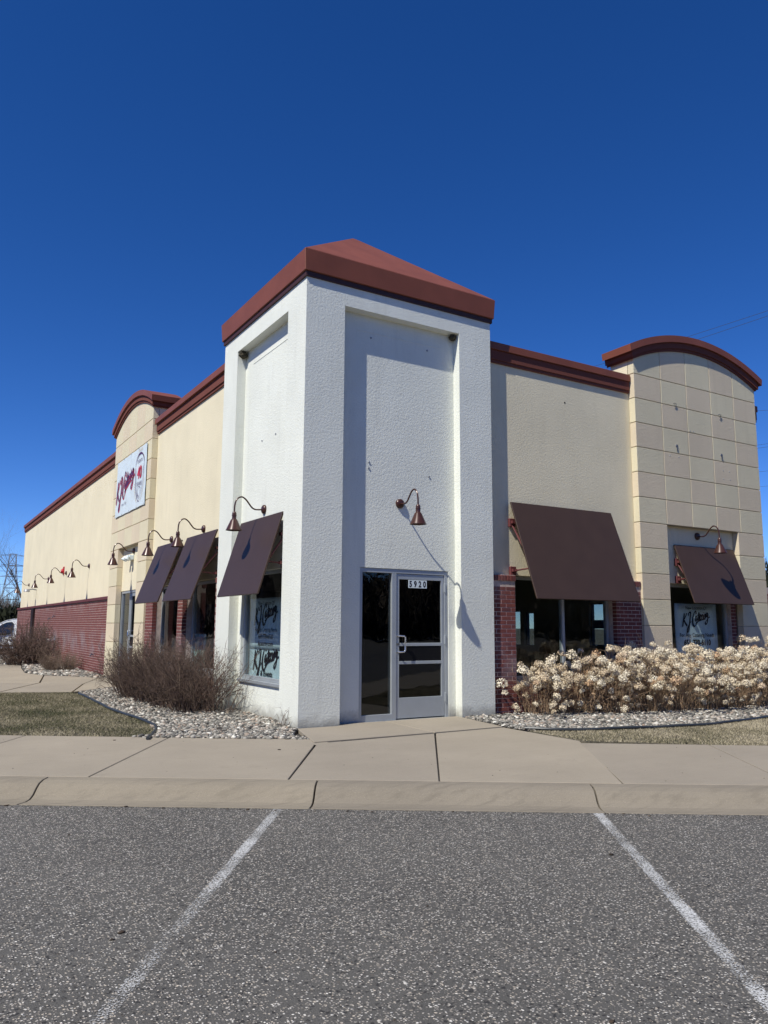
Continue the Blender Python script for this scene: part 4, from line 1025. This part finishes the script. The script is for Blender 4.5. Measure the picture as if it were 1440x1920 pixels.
HY = [(4.12, .0-.20, .78, .85, 'dried hydrangea at the left end, in front of the brick pilaster'),
      (4.72, -.42, .92, 1, 'dried hydrangea with brownish heads under the left pane of the wide window'),
      (5.30, -.62, .98, 1, 'dried hydrangea below the window mullion, right of the brownish headed one'),
      (5.92, -.80, .95, 1, 'dried hydrangea in front of the wide window\'s right end'),
      (6.50, -.92, 1.04, 1, 'tall dried hydrangea in front of the tan pier\'s left corner'),
      (7.10, -1.00, .88, 1, 'dried hydrangea in front of the right pier, left of the phone poster'),
      (7.72, -1.05, .86, 1, 'dried hydrangea just below the phone number poster'),
      (8.35, -1.05, .96, 1, 'tall dried hydrangea right of the phone number poster'),
      (9.05, -1.10, .98, 1, 'dried hydrangea at the right edge of the photo'),
      (6.20, -.30, 1.02, .7, 'dried hydrangea at the brick strip, in the back row'),
      (7.30, -.35, .94, .7, 'dried hydrangea against the right pier\'s left jamb, in the back row'),
      (8.60, -.38, .98, .7, 'dried hydrangea under the pier awning, in the back row'),
      (9.70, -.45, 1.14, .9, 'rightmost dried hydrangea, against the pier\'s right jamb')]
for i, (x_, y_, h_, dn, lb) in enumerate(HY):
    root = empty('hydrangea', lb, 'hydrangea', (x_, y_, -.04), 'dried hydrangea bushes in front of the right wing')
    n = int(120*dn); v, f, main = twigs(n, (0, 0, 0), h_*1.0, .50, 200+i, .0042, 3, .15, 5, .24); bulk('stems', v, f, M['stem'], parent=root)
    g = random.Random(300+i); tips = main[:, -1]; idx = list(range(n)); g.shuffle(idx); used = []
    nh = int((25 if dn >= 1 else 20)*2.0)
    for j in idx:
        p = Vector(tips[j])
        if len(used) >= nh: break
        if p.z < h_*.42 and g.random() < .5: continue
        if min([(p-q).length for q in used], default=1) < .066: continue
        used.append(p); o = link('flower_head', HEADS[g.randrange(6)], root, p+Vector((0, 0, .01))); s = g.uniform(.62, 1.02); o.scale = (s, s, s*g.uniform(.9, 1.1)); o.rotation_euler = (g.uniform(-.5, .5), g.uniform(-.5, .5), g.uniform(0, 6.28))
    for k in range(20):    # low broken heads
        a = g.uniform(0, 6.28); rr = g.uniform(.25, .52); o = link('flower_head', HEADS[g.randrange(6)], root, (math.cos(a)*rr, math.sin(a)*rr-.05, g.uniform(.10, .62)*h_)); s = g.uniform(.42, .85); o.scale = (s, s, s); o.rotation_euler = (g.uniform(-1, 1), g.uniform(-1, 1), g.uniform(0, 6.28))

# ================================================================== VAN
def make_van():
    r = empty('van', 'white delivery van parked behind the far end of the low brick wall', 'van', (0, 0, 0))
    prof = [(-2.25, .42), (-2.28, .82), (-2.12, .95), (-1.50, 1.08), (-.84, 1.62), (-.55, 1.76), (-.25, 1.83), (.1, 1.86), (1.9, 1.86), (2.12, 1.80), (2.2, 1.2), (2.22, .40),
            (1.78, .36), (1.72, .60), (1.5, .74), (1.25, .74), (1.03, .60), (.97, .36), (-.97, .33), (-1.03, .60), (-1.25, .74), (-1.5, .74), (-1.72, .60), (-1.78, .38)]
    m_ = MB(); n = len(prof)
    sec = [(-.86, .97), (-.90, 1.0), (.90, 1.0), (.86, .97)]
    def ring_(y, k): return [(x, y*(1-.12*max(0, z-1.05)), .9+(z-.9)*k) for x, z in prof]
    V = []; Fc = []
    for y, k in sec: V += ring_(y, k)
    for s in range(3):
        for i in range(n): Fc.append((s*n+i, s*n+(i+1) % n, (s+1)*n+(i+1) % n, (s+1)*n+i))
    Fc.append(tuple(range(n))); Fc.append(tuple(range(3*n, 4*n))[::-1])
    m_.add(V, Fc); body = m_.build('body', M['whitepaint'], r, bevel=.03, seg=2, smooth=True)
    for sgn in (-1, 1):
        win = [(-1.22, 1.02), (-1.16, 1.10), (-.72, 1.50), (-.5, 1.61), (-.28, 1.64), (-.22, 1.58), (-.27, 1.10), (-.6, 1.02)]
        m_ = MB(); m_.prism(win, lambda x, z: (x, sgn*(.905*(1-.12*max(0, z-1.05))), z), lambda x, z: (x, sgn*(.87*(1-.12*max(0, z-1.05))), z)); m_.build('side_window', M['glass2'], r)
        m_ = MB(); m_.prism([(x, z) for x, z in [(-1.28, .99), (-1.2, 1.10), (-.74, 1.53), (-.5, 1.645), (-.26, 1.67), (-.18, 1.59), (-.23, 1.07), (-.6, .99)]], lambda x, z: (x, sgn*(.897*(1-.12*max(0, z-1.05))), z), lambda x, z: (x, sgn*(.86*(1-.12*max(0, z-1.05))), z)); m_.build('window_seal', M['rubber'], r)
        for xx in (-.28,): MB().box(xx-.11, xx+.09, sgn*.895, sgn*.94, .84, .89).build('door_handle', M['rubber'], r, bevel=.01)
        MB().box(-2.0, 2.1, sgn*.885, sgn*.918, .44, .52).build('side_moulding', M['rubber'], r, bevel=.01)
        for xx in (-.10, -1.24): MB().box(xx-.006, xx+.006, sgn*.88, sgn*.9035, .55, 1.12).build('door_seam', M['rubber'], r)
        mm = MB().box(-1.12, -.94, sgn*.93, sgn*1.12, 1.12, 1.36).build('mirror', M['rubber'], r, bevel=.03)
        for xx in (-1.375, 1.375):
            m_ = MB(); yy = sgn*.80; m_.lathe([(.20, -.11), (.30, -.11), (.335, -.08), (.335, .08), (.30, .11), (.20, .11)], (xx, yy, .335), 'y', 24); wh = m_.build('wheel', M['rubber'], r, smooth=True)
            m_ = MB(); m_.lathe([(0, sgn*.07), (.06, sgn*.08), (.19, sgn*.06), (.21, sgn*.10)], (xx, yy, .335), 'y', 20); m_.build('rim', M['steel'], wh, smooth=True)
        MB().box(-2.30, -2.05, sgn*.55, sgn*.86, .78, .98).build('headlight', M['glass'], r, bevel=.03)
    m_ = MB(); m_.hexa([(-1.46, -.74, 1.125), (-1.46, .74, 1.125), (-.86, .68, 1.615), (-.86, -.68, 1.615)], [(-1.40, -.74, 1.11), (-1.40, .74, 1.11), (-.80, .68, 1.60), (-.80, -.68, 1.60)]); m_.build('windscreen', M['glass2'], r)
    MB().box(-2.33, -2.2, -.8, .8, .36, .55).build('bumper', M['rubber'], r, bevel=.03)
    return r
van = make_van(); van.location = (.62, 34.1, -.18); van.rotation_euler = (0, 0, R_(-24)); van.scale = (1, 1, .97)
v2 = copy_tree(van); v2.location = (-8.6, 13.2, -.18); v2.rotation_euler = (0, 0, R_(80)); v2['label'] = 'white van parked outside the frame, seen only as a reflection in the tower window'

# ================================================================== TREES, PYLON, WIRES
def bare_tree(name, lab, base, h, seed, levels=5, spread=.55, trunk=.18, mat='bark', nb=4, cat='tree', group=None):
    g = random.Random(seed); root = empty(name, lab, cat, base, group); tr = MB(); cr_ = MB()
    def branch(p, d, L, r, lev):
        pts = [p]; q = p.copy(); dd = d.copy(); segs = 5 if lev < 2 else 3
        for s in range(segs):
            dd = (dd+Vector((g.gauss(0, .13), g.gauss(0, .13), g.gauss(.03, .08)))).normalized(); q = q+dd*(L/segs); pts.append(q.copy())
        (tr if lev == 0 else cr_).tube(pts, [r*(1-.6*i/segs) for i in range(segs+1)], 7 if lev == 0 else (4 if lev < 3 else 3), cap=False)
        if lev >= levels: return
        for k in range(nb+(2 if lev == 0 else 0)):
            f = g.uniform(.35 if lev else .45, 1.0); i = min(segs-1, int(f*segs)); b0 = pts[i].lerp(pts[i+1], f*segs-i)
            a = g.uniform(0, 6.28); o = Vector((math.cos(a), math.sin(a), 0)); nd = (dd*(1-spread*.6)+o*spread*g.uniform(.6, 1.3)+Vector((0, 0, .25))).normalized()
            branch(b0, nd, L*g.uniform(.45, .68), r*(1-.6*f)*.62, lev+1)
    branch(Vector((0, 0, 0)), Vector((0, 0, 1)), h*.5, trunk, 0)
    tr.build('trunk', M[mat], root, fix=False, smooth=True); cr_.build('crown', M[mat], root, fix=False); return root
def at(px, py, D):      # a point at horizontal distance D seen at photo pixel (px, py); used only to look up positions
    v = cf*1463.096+cr*(px-720)-cu*(py-960); k = D/math.hypot(v.x, v.y); return CAM+v*k
def gp(px, D, z): p = at(px, 1180, D); return (p.x, p.y, z)
bare_tree('bare_tree', 'bare tree rising behind the far left end of the beige wall', gp(66, 62, -.2), 11.5, 5, 5, .5, .075, nb=4)
bare_tree('bare_tree', 'smaller bare tree at the left edge behind the white van', gp(12, 70, -.2), 7.2, 9, 5, .6, .045, nb=4)
# pylon
py = empty('pylon', 'lattice transmission tower standing beyond the trees at the left edge', 'pylon', gp(14, 230, -.2)); mb = MB(); H = 20.0
lv = [0, 4, 8, 11, 14, 17, 20]; hw = lambda z: 2.4*(1-z/H)**1.3+.75
for a, b in zip(lv[:-1], lv[1:]):
    for sx, sy in ((1, 1), (1, -1), (-1, 1), (-1, -1)):
        mb.tube([(sx*hw(a), sy*hw(a), a), (sx*hw(b), sy*hw(b), b)], .08, 4, False)
    for (s0, s1) in (((1, 1), (1, -1)), ((1, -1), (-1, -1)), ((-1, -1), (-1, 1)), ((-1, 1), (1, 1))):
        mb.tube([(s0[0]*hw(a), s0[1]*hw(a), a), (s1[0]*hw(b), s1[1]*hw(b), b)], .045, 4, False); mb.tube([(s1[0]*hw(a), s1[1]*hw(a), a), (s0[0]*hw(b), s0[1]*hw(b), b)], .08, 4, False)
        mb.tube([(s0[0]*hw(b), s0[1]*hw(b), b), (s1[0]*hw(b), s1[1]*hw(b), b)], .08, 4, False)
mb.build('mast', M['steel'], py, fix=False)
for z in (14, 17, 19.6):
    m_ = MB(); m_.tube([(-2.8, 0, z), (0, 0, z+.5), (2.8, 0, z)], .07, 4, False); m_.tube([(-2.8, 0, z), (2.8, 0, z)], .07, 4, False); m_.build('crossarm', M['steel'], py, fix=False)
def wire(lab, p, q, r, sag=1.0):
    m_ = MB(); pts = []
    for i in range(25): f = i/24; v = Vector(p).lerp(Vector(q), f); v.z -= sag*4*f*(1-f); pts.append(v)
    m_.tube(pts, r, 4, False); tag(m_.build('power_line', M['wire'], fix=False), lab, 'power line')
p14 = Vector(gp(14, 230, 0))
for k, (pyl, rr) in enumerate(((1059, .05), (1068, .045), (1093, .045))):
    a = at(-160, pyl-2, 190); b_ = at(160, pyl+2, 205)
    wire(('upper', 'middle', 'lower')[k]+' thin power line crossing behind the trees at the left edge', a, b_, rr, .3)
for k, (x0, y0, x1, y1, dd, rr, lb) in enumerate((
     (980, 728, 1640, 516, 70, .018, 'upper of two close power lines passing behind the right arched pier'),
     (980, 742, 1640, 524, 70, .018, 'lower of two close power lines passing behind the right arched pier'),
     (1300, 775, 1640, 755, 90, .020, 'power line right of the arched pier, just above the coping end'),
     (1300, 850, 1640, 800, 90, .018, 'upper wire of the middle pair at the right edge'),
     (1300, 856, 1640, 806, 90, .018, 'lower wire of the middle pair at the right edge'),
     (1300, 895, 1640, 860, 90, .018, 'wire below the middle pair at the right edge'),
     (1300, 922, 1640, 890, 90, .014, 'lowest thin wire at the right edge'))):
    wire(lb, at(x0, y0, dd+22), at(x1, y1, dd), rr, .15)
# belts of brush and evergreens around the site
def belt(name, lab, pts, n, h0, h1, depth, mat, seed, wd, cat, zb=-.3, lean=.3):
    g = np.random.default_rng(seed); P = np.array(pts, float); seg = np.linalg.norm(np.diff(P, axis=0), axis=1); cum = np.concatenate([[0], np.cumsum(seg)])
    t = g.uniform(0, cum[-1], n); i = np.clip(np.searchsorted(cum, t)-1, 0, len(seg)-1); f = ((t-cum[i])/seg[i])[:, None]
    c = P[i]*(1-f)+P[i+1]*f+g.normal(0, depth, (n, 2))
    prof = .72+.28*np.sin(t*.23+1)+.18*np.sin(t*.61); top = (h0+(h1-h0)*g.uniform(0, 1, n))*prof
    zc = zb+top*g.uniform(0, 1, n)**.7; L = g.uniform(.5, 1.6, n)*lean*3; a = g.uniform(0, 6.28, n)
    dx = np.cos(a)*wd*g.uniform(.4, 1.2, n); dy = np.sin(a)*wd*g.uniform(.4, 1.2, n)
    b0 = np.stack([c[:, 0]-dx, c[:, 1]-dy, zc], 1); b1 = np.stack([c[:, 0]+dx, c[:, 1]+dy, zc], 1)
    tp = np.stack([c[:, 0]+g.normal(0, lean, n), c[:, 1]+g.normal(0, lean, n), zc+L], 1)
    V = np.stack([b0, b1, tp], 1).reshape(-1, 3); o = bulk(name, V, np.arange(3*n).reshape(-1, 3), mat, 'stuff', np.repeat(g.uniform(0, 1, n), 3)); tag(o, lab, cat); return o
q0, q1 = gp(-250, 66, 0), gp(95, 62, 0)
belt('evergreen_hedge', 'dark evergreen mass behind the white van at the left edge', [q0[:2], q1[:2]], 60000, 2.2, 3.7, .8, M['evergreen'], 1, .16, 'evergreens', lean=.18)
q0, q1 = gp(-250, 80, 0), gp(95, 76, 0)
belt('brush', 'grey brown bare brush above the evergreens at the left edge', [q0[:2], q1[:2]], 9000, 2.6, 4.8, 2.0, M['brush'], 2, .03, 'brush', lean=.5)
q0, q1 = gp(1380, 60, 0), gp(1700, 60, 0)
belt('brush', 'dark brush beyond the right end of the building', [q0[:2], q1[:2]], 9000, 3.6, 5.0, 1.0, M['evergreen'], 4, .10, 'brush', lean=.25)
belt('brush', 'far belt of bare woodland across the lot, behind the viewer and reflected in the glass', [(-8, 92), (-45, 86), (-75, 70), (-70, 10), (-45, -50), (20, -75), (70, -60), (115, -15)], 170000, 7, 11, 3.0, M['brush'], 3, .16, 'brush', lean=.8)
bare_tree('bare_tree', 'bare tree across the lot, reflected in the entrance sidelight', (5.5, -24, -.2), 12, 31, 5, .55, .34, nb=4)
bare_tree('bare_tree', 'bare tree farther right across the lot, reflected in the door glass', (12.5, -27, -.2), 11, 32, 5, .55, .26, nb=4)
bare_tree('bare_tree', 'bare tree out on the left side, reflected in the left windows', (-19, 42, -.2), 9, 33, 5, .55, .20, nb=4)
